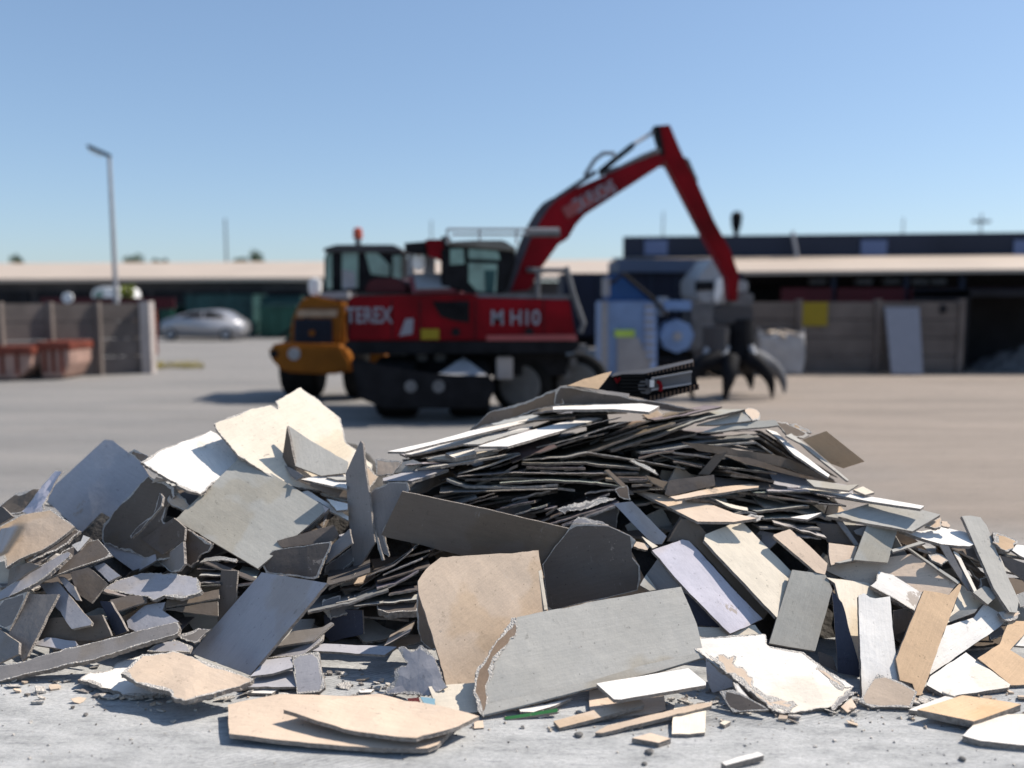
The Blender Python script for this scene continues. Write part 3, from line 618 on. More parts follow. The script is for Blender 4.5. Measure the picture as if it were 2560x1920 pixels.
# grapple hangs from the stick
gp = empty("grapple", gz(1590, 862), "black five tined orange peel grapple hanging from the red stick, tips on the ground", "grapple")
GY = 16.7; G_ = lambda x, y, dy=0.0: W(*cv("N", x, y), GY + dy)
MB().prism([G_(820, 560), G_(1080, 520), G_(1240, 560), G_(1260, 720), G_(1000, 760), G_(800, 740)], [G_(820, 560, .5), G_(1080, 520, .5), G_(1240, 560, .5), G_(1260, 720, .5), G_(1000, 760, .5), G_(800, 740, .5)], .03).build("suspension", m_shed, gp)
MB().prism([G_(1000, 430), G_(1150, 380), G_(1260, 430), G_(1240, 560), G_(1000, 560)], [G_(1000, 430, .4), G_(1150, 380, .4), G_(1260, 430, .4), G_(1240, 560, .4), G_(1000, 560, .4)], .02).build("upper_link", m_grey, gp)
MB().tube([G_(1110, 700, .2), G_(1110, 1150, .2)], [.26, .34], 14).build("hub", m_black, gp)
MB().tube([G_(840, 780, .0), G_(830, 1130, .0)], .27, 14).build("rotator_motor", m_shed, gp)
c = G_(940, 840, -.1); MB().tube([c, c + Vector((0, .12, 0))], .1, 12).build("motor_cap", m_lgrey, gp)
tines = [(((880, 1130, -.2), (680, 1200, -.3), (560, 1340, -.35), (545, 1440, -.3), (600, 1600, -.2)), m_black),
         (((1000, 1140, -.35), (990, 1300, -.6), (960, 1450, -.65), (930, 1618, -.45)), m_black),
         (((1120, 1150, .4), (1180, 1250, .8), (1220, 1360, .85), (1232, 1480, .7)), m_black),
         (((1200, 1130, -.1), (1330, 1220, -.3), (1440, 1380, -.35), (1462, 1580, -.2)), m_black),
         (((1230, 1100, .2), (1430, 1200, .3), (1570, 1350, .35), (1600, 1520, .25)), m_grey)]
for tp, mm in tines:
    # smooth the tine with a Catmull-Rom curve
    P3 = [G_(*q) for q in tp]; Q = [P3[0]] + P3 + [P3[-1]]; out = []
    for i in range(1, len(Q) - 2):
        for k in range(6):
            u = k / 6; p0, p1, p2, p3 = Q[i - 1:i + 3]
            out.append(.5 * ((2 * p1) + (-p0 + p2) * u + (2 * p0 - 5 * p1 + 4 * p2 - p3) * u * u + (-p0 + 3 * p1 - 3 * p2 + p3) * u ** 3))
    out.append(P3[-1]); n = len(out)
    MB().tube(out, [.17 * (1 - (i / (n - 1)) ** 1.6) + .012 for i in range(n)], 10).build("tine", mm, gp, True)
for x in (760, 960, 1230): MB().tube([G_(x, 1000, -.1), G_(x + (60 if x > 1000 else -60), 1190, -.3)], .07).build("tine_ram", m_lgrey, gp)
# crawler belt unit on the crest of the heap
CY = 6.15; ck = CY / 15.6; C_ = lambda x, y, dy=0.0: W(*cv("G", x, y), CY + dy * ck)
cr = empty("crawler_track", C_(850, 400), "black ribbed rubber crawler track frame with end roller, lying on top of the heap", "crawler track")
def cp(txt, d0, d1):
    q = [tuple(map(float, a.split(','))) for a in txt.split()]
    return MB().prism([C_(x, y, d0) for x, y in q], [C_(x, y, d1) for x, y in q])
cp("540,190 720,190 1150,88 1190,300 760,410 540,372", 0, .75).build("track_body", m_black, cr)
cp("470,180 740,150 1150,62 1150,88 740,185 540,192 440,215", -.1, .5).build("top_plate", m_post, cr)
cp("790,232 1135,172 1135,268 790,322", -.16, .02).build("side_beam", m_grey, cr)
cp("790,318 1135,264 1135,280 790,336", -.2, -.1).build("beam_edge", m_lgrey, cr)
for k in range(26):
    f = k / 25
    MB().box(C_(745 + 400 * f, 178 - 78 * f, -.02), (.022 * .42, .12 * ck, .10 * ck)).build("tread_bar", m_brown if k % 2 else m_black, cr)
    MB().box(C_(765 + 425 * f, 405 - 104 * f, -.02), (.022 * .42, .12 * ck, .10 * ck)).build("tread_bar", m_brown if k % 2 else m_black, cr)
for k in range(16):
    f = k / 15; MB().box(C_(800 + 330 * f, 228 - 58 * f, -.2), (.016, .05 * ck, .012)).build("beam_tooth", m_lgrey, cr)
c = C_(742, 300, -.1); er = MB().tube([c, c + Vector((0, .2 * ck, 0))], .115 * ck * 1.25, 20).build("end_roller", m_grey, cr)
MB().tube([c + Vector((0, -.03 * ck, 0)), c], .03 * ck, 10).build("roller_hub", m_black, er)
for k in range(6): MB().box(C_(628, 208 + k * 31, -.05), (.40 * ck * 1.2, .12 * ck, .05 * ck), None, .004).build("belt_rib", m_rub, cr)
MB().box(C_(795, 272, -.2), (.05 * ck * 1.6, .03 * ck, .09 * ck * 1.5)).build("white_plate", m_white, cr)
MB().tube([C_(838, 255, -.22), C_(862, 265, -.22), C_(872, 295, -.22), C_(868, 338, -.22)], .018 * ck * 2).build("red_hook", m_red, cr)
MB().tube([C_(478, 222, -.05), C_(492, 258, -.05), C_(522, 222, -.05)], .018 * ck * 2).build("red_hook", m_red, cr)
cp("345,215 540,190 540,372 350,330", .1, .6).build("inner_housing", m_black, cr)
# ================================================================== YELLOW LOADER
ld = empty("wheel_loader", gz(690, 852), "yellow orange wheel loader seen from behind with dark radiator grille, left of the red machine", "loader")
LY = 16.3; L_ = lambda x, y, dy=0.0: W(*cv("L", x, y), LY + dy)
MB().pp("L", "420,1250 440,1040 500,900 560,830 620,850 900,880 925,960 900,1260", LY, LY + 2.2, .06).build("body", m_yel, ld)
rg_ = MB().pp("L", "470,1030 790,1030 795,1255 465,1255", LY - .05, LY + .02).build("radiator_grille", m_navy, ld)
for k in range(7): MB().pp("L", "480,%d 785,%d 785,%d 480,%d" % (1050 + k * 28, 1050 + k * 28, 1056 + k * 28, 1056 + k * 28), LY - .07, LY - .052).build("grille_bar", m_black, rg_)
a = [L_(545, 935, -.02), L_(850, 935, -.02), L_(850, 868, .5), L_(590, 868, .5)]
MB().prism(a, [p + Vector((0, .05, -.05)) for p in a]).build("hood_vent", m_brown, ld)
MB().pp("L", "500,950 840,950 835,1010 490,1010", LY - .04, LY + .02).build("hood_edge", mat("dusty_tan_paint", (.38, .27, .18), .7), ld)
MB().pp("L", "240,1330 250,1262 330,1235 880,1255 960,1380 975,1480 780,1512 390,1492 300,1430", LY - .35, LY + .6, .06).build("counterweight", m_yel, ld)
c = L_(465, 1330, -.38); MB().tube([c, c + Vector((0, .05, 0))], .12, 16).build("reflector", m_lgrey, ld)
c = L_(620, 1150, -.09); MB().tube([c, c + Vector((0, .03, 0))], .06, 12).build("badge", m_yel, ld)
c = L_(290, 1330, -.38); MB().tube([c, c + Vector((0, .05, 0))], .08, 12).build("tail_light", m_black, ld)
for x in (560, 1040):
    c = L_(x, 1560, .6); MB().wheel((c.x, LY + .55, .62), .62, .72 if x < 800 else .5, (1, 0, 0)).build("wheel", m_rub, ld)
MB().pp("L", "930,1290 1255,1310 1235,1400 1150,1510 1090,1440 1060,1370 940,1370", LY + .3, LY + .9, .03).build("fender", m_yel, ld)
cb = MB().pp("L", "725,800 725,470 830,405 1300,405 1400,470 1400,800", LY + .9, LY + 2.1, .04).build("cab", m_black, ld)
for s_ in ("745,480 795,450 795,770 745,770", "880,450 1020,450 1020,760 880,770", "1080,450 1180,450 1290,560 1290,660 1130,640", "1320,480 1390,480 1390,680 1320,680"):
    MB().pp("L", s_, LY + .87, LY + .91).build("window", m_glass, ld)
MB().pp("L", "880,600 990,620 1000,760 885,770", LY + .85, LY + .868).build("headrest", m_lgrey, ld)
MB().pp("L", "585,700 630,665 690,690 690,800 640,850 590,810", LY + .3, LY + .5, .03).build("mirror", m_white, ld)
MB().pp("L", "690,800 940,790 930,860 680,862", LY + .2, LY + 1.2, .03).build("hood_top", m_lgrey, ld)
MB().pp("L", "715,420 830,385 1330,385 1410,440 1400,455 720,450", LY + .8, LY + 2.2, .02).build("cab_roof", m_shed, ld)
c = L_(1020, 385, 1.2); MB().tube([c, c + Vector((0, 0, .12))], .06, 12).build("beacon_base", m_grey, ld)
MB().tube([c + Vector((0, 0, .12)), c + Vector((0, 0, .22)), c + Vector((0, 0, .32)), c + Vector((0, 0, .35))], [.10, .10, .09, .04], 14).build("beacon", m_orange, ld)
MB().tube([L_(600, 1000, .0), L_(345, 1180, .2)], .03).build("hand_rail", m_black, ld)
# ================================================================== THE HEAP OF BOARDS
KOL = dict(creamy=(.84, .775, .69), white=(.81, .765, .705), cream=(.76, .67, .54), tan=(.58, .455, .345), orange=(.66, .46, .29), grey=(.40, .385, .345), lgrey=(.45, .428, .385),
           dgrey=(.145, .122, .107), kraft=(.165, .132, .105), lilac=(.58, .55, .60), blue=(.42, .405, .42), brown=(.27, .20, .15), peach=(.68, .535, .41), navy=(.06, .065, .09), mid=(.25, .232, .222))  # blue is white paper with shade put into the colour
SLOPE = 1.05; YBASE = 4.25
def prior_t(px, py):
    r = ray(px, py); tg = ground_t(px, py)
    # ray meets the leaning face z = SLOPE*(y-YBASE)
    den = r.z - SLOPE * r.y; t = (-SLOPE * YBASE - CAMZ) / den if abs(den) > 1e-6 else 1e4
    return min(max(t, 3.2), tg - .05)
def normal(el, az):
    e, a = R(el), R(az); return Vector((math.sin(a) * math.cos(e), -math.cos(a) * math.cos(e), math.sin(e)))
PIECES = []
def P_(c, txt, col, el, az, layer, label, torn=.0016, thk=.014, z=None, warp=.006, name="plasterboard_piece", bend=0.0, dt=0.0):
    PIECES.append(dict(pts=pts(c, txt), col=col, n=normal(el, az), layer=layer, label=label, torn=torn, thk=thk, z=z, warp=warp, name=name, bend=bend, kind='P', dt=dt, group=None))
def Q_(c, txt, L, col, layer, label, thk=.014, tilt=-4, torn=.002, group=None, dx=0.0, dt=0.0):
    PIECES.append(dict(pts=pts(c, txt), col=col, L=L, layer=layer, label=label, thk=thk * random.choice((.45, .7, .9, 1, 1.2)), tilt=tilt, torn=torn, name="plasterboard_sheet", kind='Q', dx=dx, dt=dt, group=group))
# ---- left part of the heap
P_("A", "905,690 975,695 1215,880 1300,1010 1350,1730 1170,1835 700,1490 405,1215 400,1150", "blue", 36, -36, 40, "big smooth blue grey board standing on its corner at the upper left of the heap", warp=.004)
P_("A", "885,1410 1060,1230 1290,1005 1500,1085 1515,1180 1440,1260 1400,1400 1590,1460 1590,1700 1350,1735 1000,1620 900,1580 880,1480", "kraft", 24, -32, 50, "dark torn kraft faced sheet with ragged outline left of the big square grey board", .008, warp=.015)
P_("A", "1130,1540 1215,1470 1395,1260 1405,1180 1380,1150 1330,1330 1180,1450 1125,1520", "dgrey", 25, -40, 56, "narrow dark torn flap curling on the dark kraft sheet", .006)
P_("A", "1215,1545 1500,1365 1600,1450 1590,1560 1400,1680", "dgrey", 20, -35, 58, "small dark diamond shaped board under the left corner of the square grey board", .003)
P_("B", "1600,80 1830,205 1800,270 1740,300 1700,360 1650,412 1600,390 1588,250", "dgrey", 10, -25, 57, "dark grey triangular torn piece hanging below the square grey board", .006)
P_("B", "1350,350 1590,190 1592,380 1550,440 1480,455", "mid", 15, -50, 55, "small grey quarter piece below the dark diamond board", .005)
P_("A", "1215,885 1300,825 1390,775 1600,690 1820,602 1890,640 2080,850 1990,980 1840,1062 1735,1160 1580,1105 1360,978", "white", 60, 25, 62, "white curled board with crumbling edge catching the sun left of the cream board", .009, .02, warp=.02)
P_("C", "190,545 380,475 520,420 685,390 742,425 722,355 840,290 935,235 1160,400 1285,505 1335,715 1560,900 1560,960 1200,1150 800,1080 440,850 400,830 300,700 205,590", "cream", 50, 28, 60, "largest cream board, notched along its top, at the left summit of the heap", .006, .02)
P_("C", "-149,1380 435,822 1175,1285 570,1802", "grey", 45, 3, 80, "large square grey board leaning on its corner below the cream board", .0012, .018, warp=.003)
P_("C", "830,565 1040,705 1350,880 1335,975 1115,1000 890,912", "lgrey", 42, 8, 76, "pale pointed board with a scored line standing in front of the cream board", .001, .016, warp=.002)
P_("C", "822,570 892,912 865,1005 800,905 785,960 760,985", "dgrey", 5, -45, 72, "tall dark sliver behind the left edge of the pointed pale board", .003)
P_("C", "757,960 800,905 860,1000 990,1070 960,1095 860,1040", "dgrey", 20, -20, 71, "short dark scrap at the foot of the pointed pale board", .004)
P_("C", "800,910 850,930 970,1000 900,1040 850,1000", "mid", 30, -40, 77, "small pale edged triangular scrap wedged under the pointed pale board", .003)
P_("C", "940,1030 1160,988 1340,955 1340,1112 1210,1088 1080,1060", "white", 74, 10, 78, "bright white wedge of board between the pointed board and the upright grey board", .002)
P_("C", "1160,1012 1345,1008 1345,1036 1250,1036", "lgrey", 70, 0, 79, "thin pale strip lying on the bright white wedge")
P_("C", "860,1008 960,1062 1120,1130 1340,1212 1345,1120 1080,1072 990,1056", "kraft", 30, 5, 74, "dark underside strip below the bright white wedge", .003)
P_("C", "1105,1150 1240,1130 1345,1160 1345,1218 1290,1215", "lgrey", 62, 0, 73, "pale curved strip second below the bright white wedge", .003)
P_("C", "945,1140 1000,1128 1250,1280 1352,1352 1352,1385 1180,1300", "white", 60, 20, 75, "long thin white edged strip slanting down under the stack by the upright board", .003)
P_("C", "1165,1198 1345,1240 1345,1292 1250,1302", "white", 66, 10, 72, "small white tipped scrap lowest under the bright white wedge", .003)
P_("C", "1455,698 1476,722 1500,965 1528,1150 1578,1575 1410,1852 1395,1800 1362,1440 1325,985", "mid", 8, -32, 90, "tall narrow grey board standing upright on edge in the middle of the heap", .001, .016, warp=.003)
P_("C", "1475,1168 1502,1180 1658,1730 1640,1732", "lgrey", 10, -30, 84, "thin stick like offcut leaning right of the upright narrow board", .001, .012)
P_("C", "1502,1200 1580,1110 1700,1055 1865,1060 1880,1120 1660,1480 1700,1700 1620,1650", "mid", 18, -15, 60, "large grey curved sheet in shade between the upright narrow board and the long dark board", .006, warp=.02)
P_("C", "1488,885 1550,940 1582,985 1612,1010 1530,1110 1498,1180", "tan", 30, 30, 82, "torn tan scrap right of the top of the upright narrow board", .006)
P_("C", "1585,862 1650,850 1720,872 1810,880 1740,990 1600,1000", "peach", 30, -10, 60, "crumpled peach scrap at the left tip of the layered stack", .008, warp=.02)
P_("D", "735,180 1225,40 1272,130 1190,200 770,238", "dgrey", 30, 5, 86, "dark rectangular board crossing the lower right of the square grey board", .002)
P_("D", "695,262 1195,185 1198,225 1085,500 1050,512 640,458 600,372", "dgrey", 22, -5, 88, "dark grey board with worn right edge above the big blue slab", .0045, .018)
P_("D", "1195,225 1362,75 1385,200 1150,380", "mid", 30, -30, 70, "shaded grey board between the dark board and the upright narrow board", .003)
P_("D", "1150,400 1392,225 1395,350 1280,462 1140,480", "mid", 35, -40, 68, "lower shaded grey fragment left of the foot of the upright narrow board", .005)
P_("C", "840,1110 885,1098 1180,1285 1000,1482 850,1520 690,1432", "blue", 20, -40, 40, "blue shaded board peeping out behind the square grey board")
P_("D", "600,452 1167,545 500,1342 -9,1152", "blue", 36, -42, 92, "big smooth blue grey slab leaning down to the ground at lower left centre", .001, .018, warp=.003)
P_("D", "870,1175 1095,1135 1110,1250 1148,1445 1105,1482 905,1500 885,1300", "blue", 55, -15, 96, "small pale blue board with torn lower corner beside the foot of the big blue slab", .004, .02)
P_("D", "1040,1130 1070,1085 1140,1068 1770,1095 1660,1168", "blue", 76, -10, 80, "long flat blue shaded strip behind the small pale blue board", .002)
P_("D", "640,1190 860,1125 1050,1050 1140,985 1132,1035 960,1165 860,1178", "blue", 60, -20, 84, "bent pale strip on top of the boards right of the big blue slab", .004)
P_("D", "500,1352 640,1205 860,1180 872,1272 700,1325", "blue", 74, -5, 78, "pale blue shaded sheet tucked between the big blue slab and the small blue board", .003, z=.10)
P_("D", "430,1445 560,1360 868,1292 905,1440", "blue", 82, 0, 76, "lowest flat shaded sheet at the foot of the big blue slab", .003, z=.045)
P_("D", "470,1492 500,1462 762,1452 690,1498", "white", 88, 0, 94, "small flat scrap on the ground below the foot of the big blue slab", .002, z=.018)
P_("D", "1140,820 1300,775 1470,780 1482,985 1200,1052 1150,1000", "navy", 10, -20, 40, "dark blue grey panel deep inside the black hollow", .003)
P_("D", "1600,700 1960,690 1950,785 1700,800 1605,770", "dgrey", 70, -5, 55, "dark layered slab above the black hollow left of the tan board", .006, .045)
P_("D", "870,960 1130,925 1200,880 1225,890 1040,1045 735,1090", "mid", 65, -20, 50, "dark grey sheet right behind the big blue slab", .003)
P_("D", "1120,700 1280,650 1300,720 1420,680 1400,640 1590,640 1450,760 1200,860 1150,800", "mid", 40, 10, 48, "crumpled grey sheet of torn paper above the dark panel in the hollow", .014, .008, warp=.03)
P_("A", "-40,1460 190,1335 440,1290 645,1440 520,1540 430,1600 360,1645 170,1720 50,1795 30,1690 -40,1600", "tan", 48, -12, 70, "broad tan board with lower torn corner at the left edge of the heap", .004, .02, warp=.012)
P_("A", "-60,1470 60,1450 155,1416 20,1660 -60,1700", "blue", 20, -62, 90, "blue triangular board with bright white edge cut by the left picture border", .002, .022)
P_("A", "490,955 552,967 470,1080 405,1172 375,1290 310,1370 180,1310 300,1180 330,1120", "lilac", 45, -50, 60, "crumpled translucent looking pale blue sheet behind the big standing blue board", .006, .006, warp=.03)
P_("A", "-30,1270 80,1200 150,1145 310,1125 350,1085 320,1200 180,1320 60,1350", "kraft", 40, -20, 42, "dark torn sheet at the far left crest of the heap", .012, warp=.02)
P_("A", "-40,1262 20,1268 112,1352 -40,1440", "dgrey", 30, -35, 44, "small dark board at the left picture edge below the crest", .003)
P_("A", "1105,800 1160,772 1285,830 1220,880", "brown", 30, -30, 35, "small brownish scrap peeping above the standing blue board", .006)
P_("A", "1440,1215 1505,1105 1600,1200 1640,1270 1600,1302 1500,1260", "peach", 50, 20, 78, "small torn peach scrap in a gap left of the square grey board", .008)
P_("A", "1310,1062 1350,1010 1440,1042 1380,1048", "peach", 50, 10, 79, "tiny peach paper tip above the torn peach scrap", .004, .004)
P_("A", "620,1600 655,1580 700,1565 720,1512 778,1535 690,1640 670,1655", "white", 45, -20, 75, "small white block of gypsum left of the big standing blue board", .004, .03)
P_("A", "350,1642 480,1560 560,1520 640,1458 695,1480 600,1570 480,1650 250,1745", "dgrey", 45, 0, 74, "dark layered torn strip under the right tip of the broad tan board", .01)
P_("B", "240,350 520,190 640,95 700,100 500,260 310,402", "dgrey", 50, -5, 68, "dark strip below the broad tan board", .004)
P_("B", "-30,640 60,580 330,400 575,272 612,282 590,320 400,490 250,580 120,640 -30,705", "blue", 50, -35, 80, "long pale blue torn strip slanting up from the left picture edge", .007, .02)
P_("B", "80,420 250,365 345,395 60,575", "mid", 25, -45, 66, "grey shaded board above the long pale blue strip", .003)
P_("B", "540,270 700,200 850,168 972,310 700,400 500,470 370,522", "dgrey", 45, -5, 64, "dark brown grey board below the standing blue board", .004)
P_("B", "340,552 500,530 792,882 780,908 620,942 470,730", "blue", 45, -30, 82, "narrow blue shaded board pointing down right at lower left", .002, .018)
P_("B", "230,640 502,640 232,1180 190,1218 75,970", "mid", 35, -20, 84, "tall grey board slanting down left at the lower left of the heap", .003, .018)
P_("B", "495,485 550,490 640,570 692,692 655,690 570,590", "blue", 40, -40, 79, "slim pale sliver right of the narrow blue board", .003)
P_("B", "600,450 760,408 930,548 790,717 690,650 640,560", "dgrey", 38, -10, 81, "dark diamond board with a white scuff at left centre", .003)
P_("B", "810,400 900,368 1040,480 940,532", "blue", 45, -30, 70, "small blue shaded board behind the scuffed diamond board", .003)
P_("B", "880,600 1000,520 1200,470 1480,460 1620,480 1700,500 1742,610 1570,682 1420,650 1320,692 1260,660 1080,638", "blue", 58, -25, 86, "wide pale blue torn board with ragged lower edge left of centre", .010, .022)
P_("B", "1910,432 2052,440 2035,720 1880,890", "dgrey", 12, -15, 76, "narrow dark vertical board left of the big blue slab", .001)
P_("B", "950,690 1120,650 1270,660 1262,708 1000,792", "dgrey", 50, 0, 55, "dark board under the wide pale blue torn board", .003)
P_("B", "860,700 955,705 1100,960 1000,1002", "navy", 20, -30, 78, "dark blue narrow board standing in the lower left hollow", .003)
P_("B", "1095,870 1250,740 1430,708 1402,780 1550,880 1400,912 1172,962 1110,932", "blue", 50, -25, 80, "pale blue board with a rounded corner resting on the long plank", .003, .03)
P_("B", "-30,1262 200,1222 540,1120 980,1010 1530,880 1552,912 1532,985 1270,1062 800,1205 520,1265 -30,1392", "mid", 52, -8, 94, "long weathered double plank slanting across the lower left ground edge", .005, .035)
P_("B", "285,1070 400,1015 650,1045 675,1082 560,1122", "blue", 55, -20, 92, "small pale board lying on the long weathered plank at its left", .003)
P_("B", "-40,920 165,1062 162,1160 -40,1250", "mid", 30, -35, 90, "grey board cut by the left picture edge above the long plank", .003)
P_("B", "430,850 880,818 962,1000 830,1042 330,1042", "kraft", 25, -15, 60, "dark backing board behind the narrow blue board", .003)
P_("B", "1430,752 1440,692 1892,600 1892,672", "kraft", 50, 0, 52, "upper dark band of board left of the narrow dark vertical board", .003)
P_("B", "1420,772 1880,702 1882,826", "kraft", 40, 0, 50, "dark wedge of board below the upper dark band", .003)
P_("B", "1270,1130 1340,1082 1500,1030 1662,1090 1640,1142", "blue", 65, -20, 60, "flat shaded sheet between the long plank and the big blue slab", .004)
P_("B", "1540,1000 1740,935 1830,940 1700,1060 1560,1025", "mid", 50, -10, 56, "torn grey scrap behind the shaded flat sheet", .008)
P_("B", "1720,370 1780,325 1900,310 2050,335 2040,358 1900,345", "lgrey", 50, -20, 79, "ragged pale strip of gypsum under the lower left edge of the square grey board", .005)
P_("B", "1760,370 1830,350 2215,500 2200,525", "dgrey", 60, 0, 77, "dark slanting strip under the square grey board", .002)
P_("B", "0,700 240,620 210,690 80,960 -40,900", "mid", 25, -20, 62, "shaded grey sheet behind the tall slanting grey board", .004)
P_("B", "1040,1325 1230,1160 1420,1148 1500,1125 2185,1372 2160,1392 1870,1490 1600,1570 1490,1530 1450,1470 1180,1410", "tan", 78, -6, 97, "tan kraft faced board with torn brown front edge lying at the lower left", .008, .025, warp=.012, z=.14)
P_("B", "680,1370 760,1320 960,1290 1000,1240 1230,1162 1420,1150 1060,1320 1200,1422 1480,1490 1200,1520 1060,1500 900,1450", "white", 84, 0, 95, "ragged white gypsum sheet showing under the left of the tan kraft board", .012, .02, z=.05)
P_("B", "1480,1470 1640,1500 1740,1480 1900,1475 1700,1560 1600,1585 1500,1550", "brown", 60, -10, 99, "crumpled brown paper fold at the front edge of the tan kraft board", .012, .008, warp=.03, z=.10)
# ---- centre
P_("E", "155,1204 850,1350 1605,1528 1500,1790 1372,1850 640,1752 300,1660 20,1600 -24,1579", "kraft", 4, -5, 85, "long dark brown grey board slanting across the middle of the heap", .0015, .018, warp=.004)
P_("F", "1620,40 1800,35 1935,50 2130,140 2178,182 2120,290 2210,400 2218,520 2190,610 1420,790 1368,385", "dgrey", 6, -3, 88, "dark creased board with pointed right side standing right of the tan board", .004, .016, warp=.012)
P_("E", "1618,1482 1680,1420 1860,1460 1945,1500 1800,1492", "blue", 40, -10, 90, "small torn pale paper flap on top of the dark creased board", .008, .004, warp=.02)
P_("F", "490,322 760,305 1050,290 1335,262 1360,420 1420,790 1400,900 900,1300 805,1405 535,1422 510,1310 450,1110 370,850 300,640 292,530 330,470 400,390", "tan", 34, 18, 94, "tall tan cardboard faced board with a rounded top left corner in the centre", .0035, .02, warp=.008)
P_("F", "300,600 330,650 400,900 470,1120 430,1120 350,1080 312,1040 285,860 280,790", "brown", 10, -40, 93, "peeling brown paper flap along the left edge of the tall tan board", .010, .006, warp=.02)
P_("F", "1150,838 1750,712 2566,577 2640,750 2702,900 2766,1195 2346,1320 1866,1440 1170,1620 850,1700 818,1640 880,1420 960,1200 1090,1000", "lgrey", 43, 10, 98, "big pale grey rectangular board propped on its long edge at front centre", .0012, .02, warp=.006)
P_("F", "385,1440 580,1420 780,1405 798,1520 815,1660 490,1692 430,1560", "cream", 62, 5, 97, "small cream board half shaded under the tall tan board", .002, .02)
P_("D", "1780,1095 1830,1100 1905,1140 1990,1080 2100,1200 2200,1440 2060,1520 1880,1500 1700,1500 1630,1505 1750,1385 1742,1310 1790,1265 1870,1250 1820,1180", "blue", 44, -30, 90, "crumpled grey blue sheet with torn edges left of the tall tan board", .010, .008, warp=.03)
P_("D", "2030,1150 2060,1145 2130,1250 2100,1260", "white", 60, 10, 91, "small bright paper tear on the grey blue crumpled sheet", .004, .004)
P_("D", "1440,1468 1575,1462 1545,1488 1450,1490", "white", 88, 0, 99, "tiny bright scrap on the shaded ground left of the tan board", .002, .01, z=.012)
P_("O", "492,1522 600,1503 700,1500 818,1500 900,1520 1000,1550 945,1605 925,1612 830,1614 660,1603 495,1586", "peach", 87, -4, 99, "large flat tan board on the ground at front, underneath a second one", .002, .022, z=.052, warp=.01)
P_("O", "612,1536 700,1515 790,1500 900,1516 1035,1545 990,1568 900,1596 820,1588 740,1573 660,1552", "peach", 86, 6, 100, "pale tan board with broken right edge lying on top of the large flat tan board", .0025, .02, z=.095, warp=.012)
P_("F", "1165,1632 1400,1590 1620,1540 1480,1600 1290,1659 1180,1655", "white", 84, 0, 99, "thin white strip on the ground under the big pale grey board", .002, .014, z=.03)
P_("T", "168,420 535,362 537,386 178,440", "navy", 70, -10, 101, "thin green plastic strip lying on the ground at front centre", .0008, .014, z=.02, name="plastic_strip")
PIECES[-1]['col'] = (.035, .15, .055)
P_("T", "805,190 1440,85 1562,182 1560,200 970,300 925,298", "white", 80, 0, 101, "bright white rectangular board lying half shaded below the big pale grey board", .0012, .02, z=.13, warp=.002)
P_("T", "508,450 1090,292 1135,325 1128,345 550,497", "tan", 78, -4, 103, "shorter tan bar lying on the ground nearest the green strip", .0015, .02, z=.045, warp=.002)
P_("T", "795,530 880,480 1500,330 1605,318 1600,345 850,532", "tan", 80, 0, 102, "longer tan bar with a splintered left end lying on the ground at front centre", .003, .02, z=.04, warp=.002)
P_("T", "755,240 850,232 1270,262 1285,370 1200,395 900,425 800,440 760,370", "peach", 85, 0, 100, "squarish tan board lying behind the two tan bars", .002, .016, z=.022)
P_("T", "1350,322 1565,362 1555,530 1450,540 1325,538 1335,400", "cream", 84, 0, 101, "small cream rectangle under the right end of the longer tan bar", .0025, .022, z=.028)
P_("T", "1050,568 1180,530 1320,570 1235,600", "peach", 88, 0, 101, "small tan tile lying alone on the ground in front", .0015, .024, z=.026)
P_("T", "1668,735 1920,662 1965,685 1700,755", "white", 82, 0, 101, "short white stick of board alone at the front right of centre", .003, .03, z=.035)
P_("T", "1655,462 1690,445 1735,452 1690,478", "cream", 88, 0, 101, "very small cream chip on the ground near the big creamy board", .003, .016, z=.02)
P_("S", "1930,400 1985,395 1990,440 1930,445", "peach", 86, 0, 101, "very small peach chip below the corner of the big pale grey board", .003, .008, z=.01)
P_("S", "1520,260 1590,255 1600,285 1530,290", "brown", 60, 0, 96, "small dark red scrap in shade below the grey blue crumpled sheet", .003, z=.05)
PIECES[-1]['col'] = (.12, .03, .03)
P_("S", "1600,250 1690,262 1690,310 1640,315 1618,285", "lilac", 60, 10, 98, "small light blue plastic piece beside the small cream board", .004, .006, z=.06, name="plastic_piece", warp=.02)
PIECES[-1]['col'] = (.24, .40, .48)
# ---- right part
P_("H", "450,262 665,187 710,168 770,180 850,260 1090,530 1405,855 1290,912 1125,980 1060,920 780,640", "lilac", 46, 18, 92, "lilac white narrow board slanting down right of the big pale grey board", .003, .02)
P_("H", "910,125 1215,0 1665,455 1560,800 1525,842 900,176", "cream", 48, 18, 90, "long cream board with grey scuffs slanting down in the right half", .0025, .024)
P_("H", "1660,430 1810,450 1950,475 2008,600 1860,1132 1462,1065 1545,800", "grey", 42, 6, 96, "grey rectangular board with a zigzag shadow, upright between cream boards", .0012, .018, warp=.003)
P_("H", "710,1028 1430,985 1445,1080 1730,1140 1950,1290 2200,1440 2150,1480 1990,1620 1590,1672 1500,1640 1250,1440 1090,1310 880,1150", "creamy", 64, 8, 98, "big creamy board with peeled tan border lying low at front right", .006, .026, warp=.012)
P_("H", "915,1160 1060,1165 1180,1185 1120,1225 1250,1290 1320,1380 1345,1450 1500,1520 1715,1592 1640,1645 1500,1640 1250,1440 1090,1310", "tan", 64, 8, 99, "PART|big creamy|peeled_border", .022, .002, warp=.0)
P_("H", "1735,1165 1830,1260 1900,1290 1990,1400 2090,1455 2160,1440 1950,1300", "peach", 64, 8, 99, "PART|big creamy|peeled_border", .018, .002, warp=.0)
P_("F", "880,1592 1750,1402 2212,1260 2752,1140 2762,1185 2346,1312 1866,1430 1170,1610 860,1685", "lgrey", 43, 10, 99, "PART|big pale|tapered_edge", .001, .0015, warp=.0)
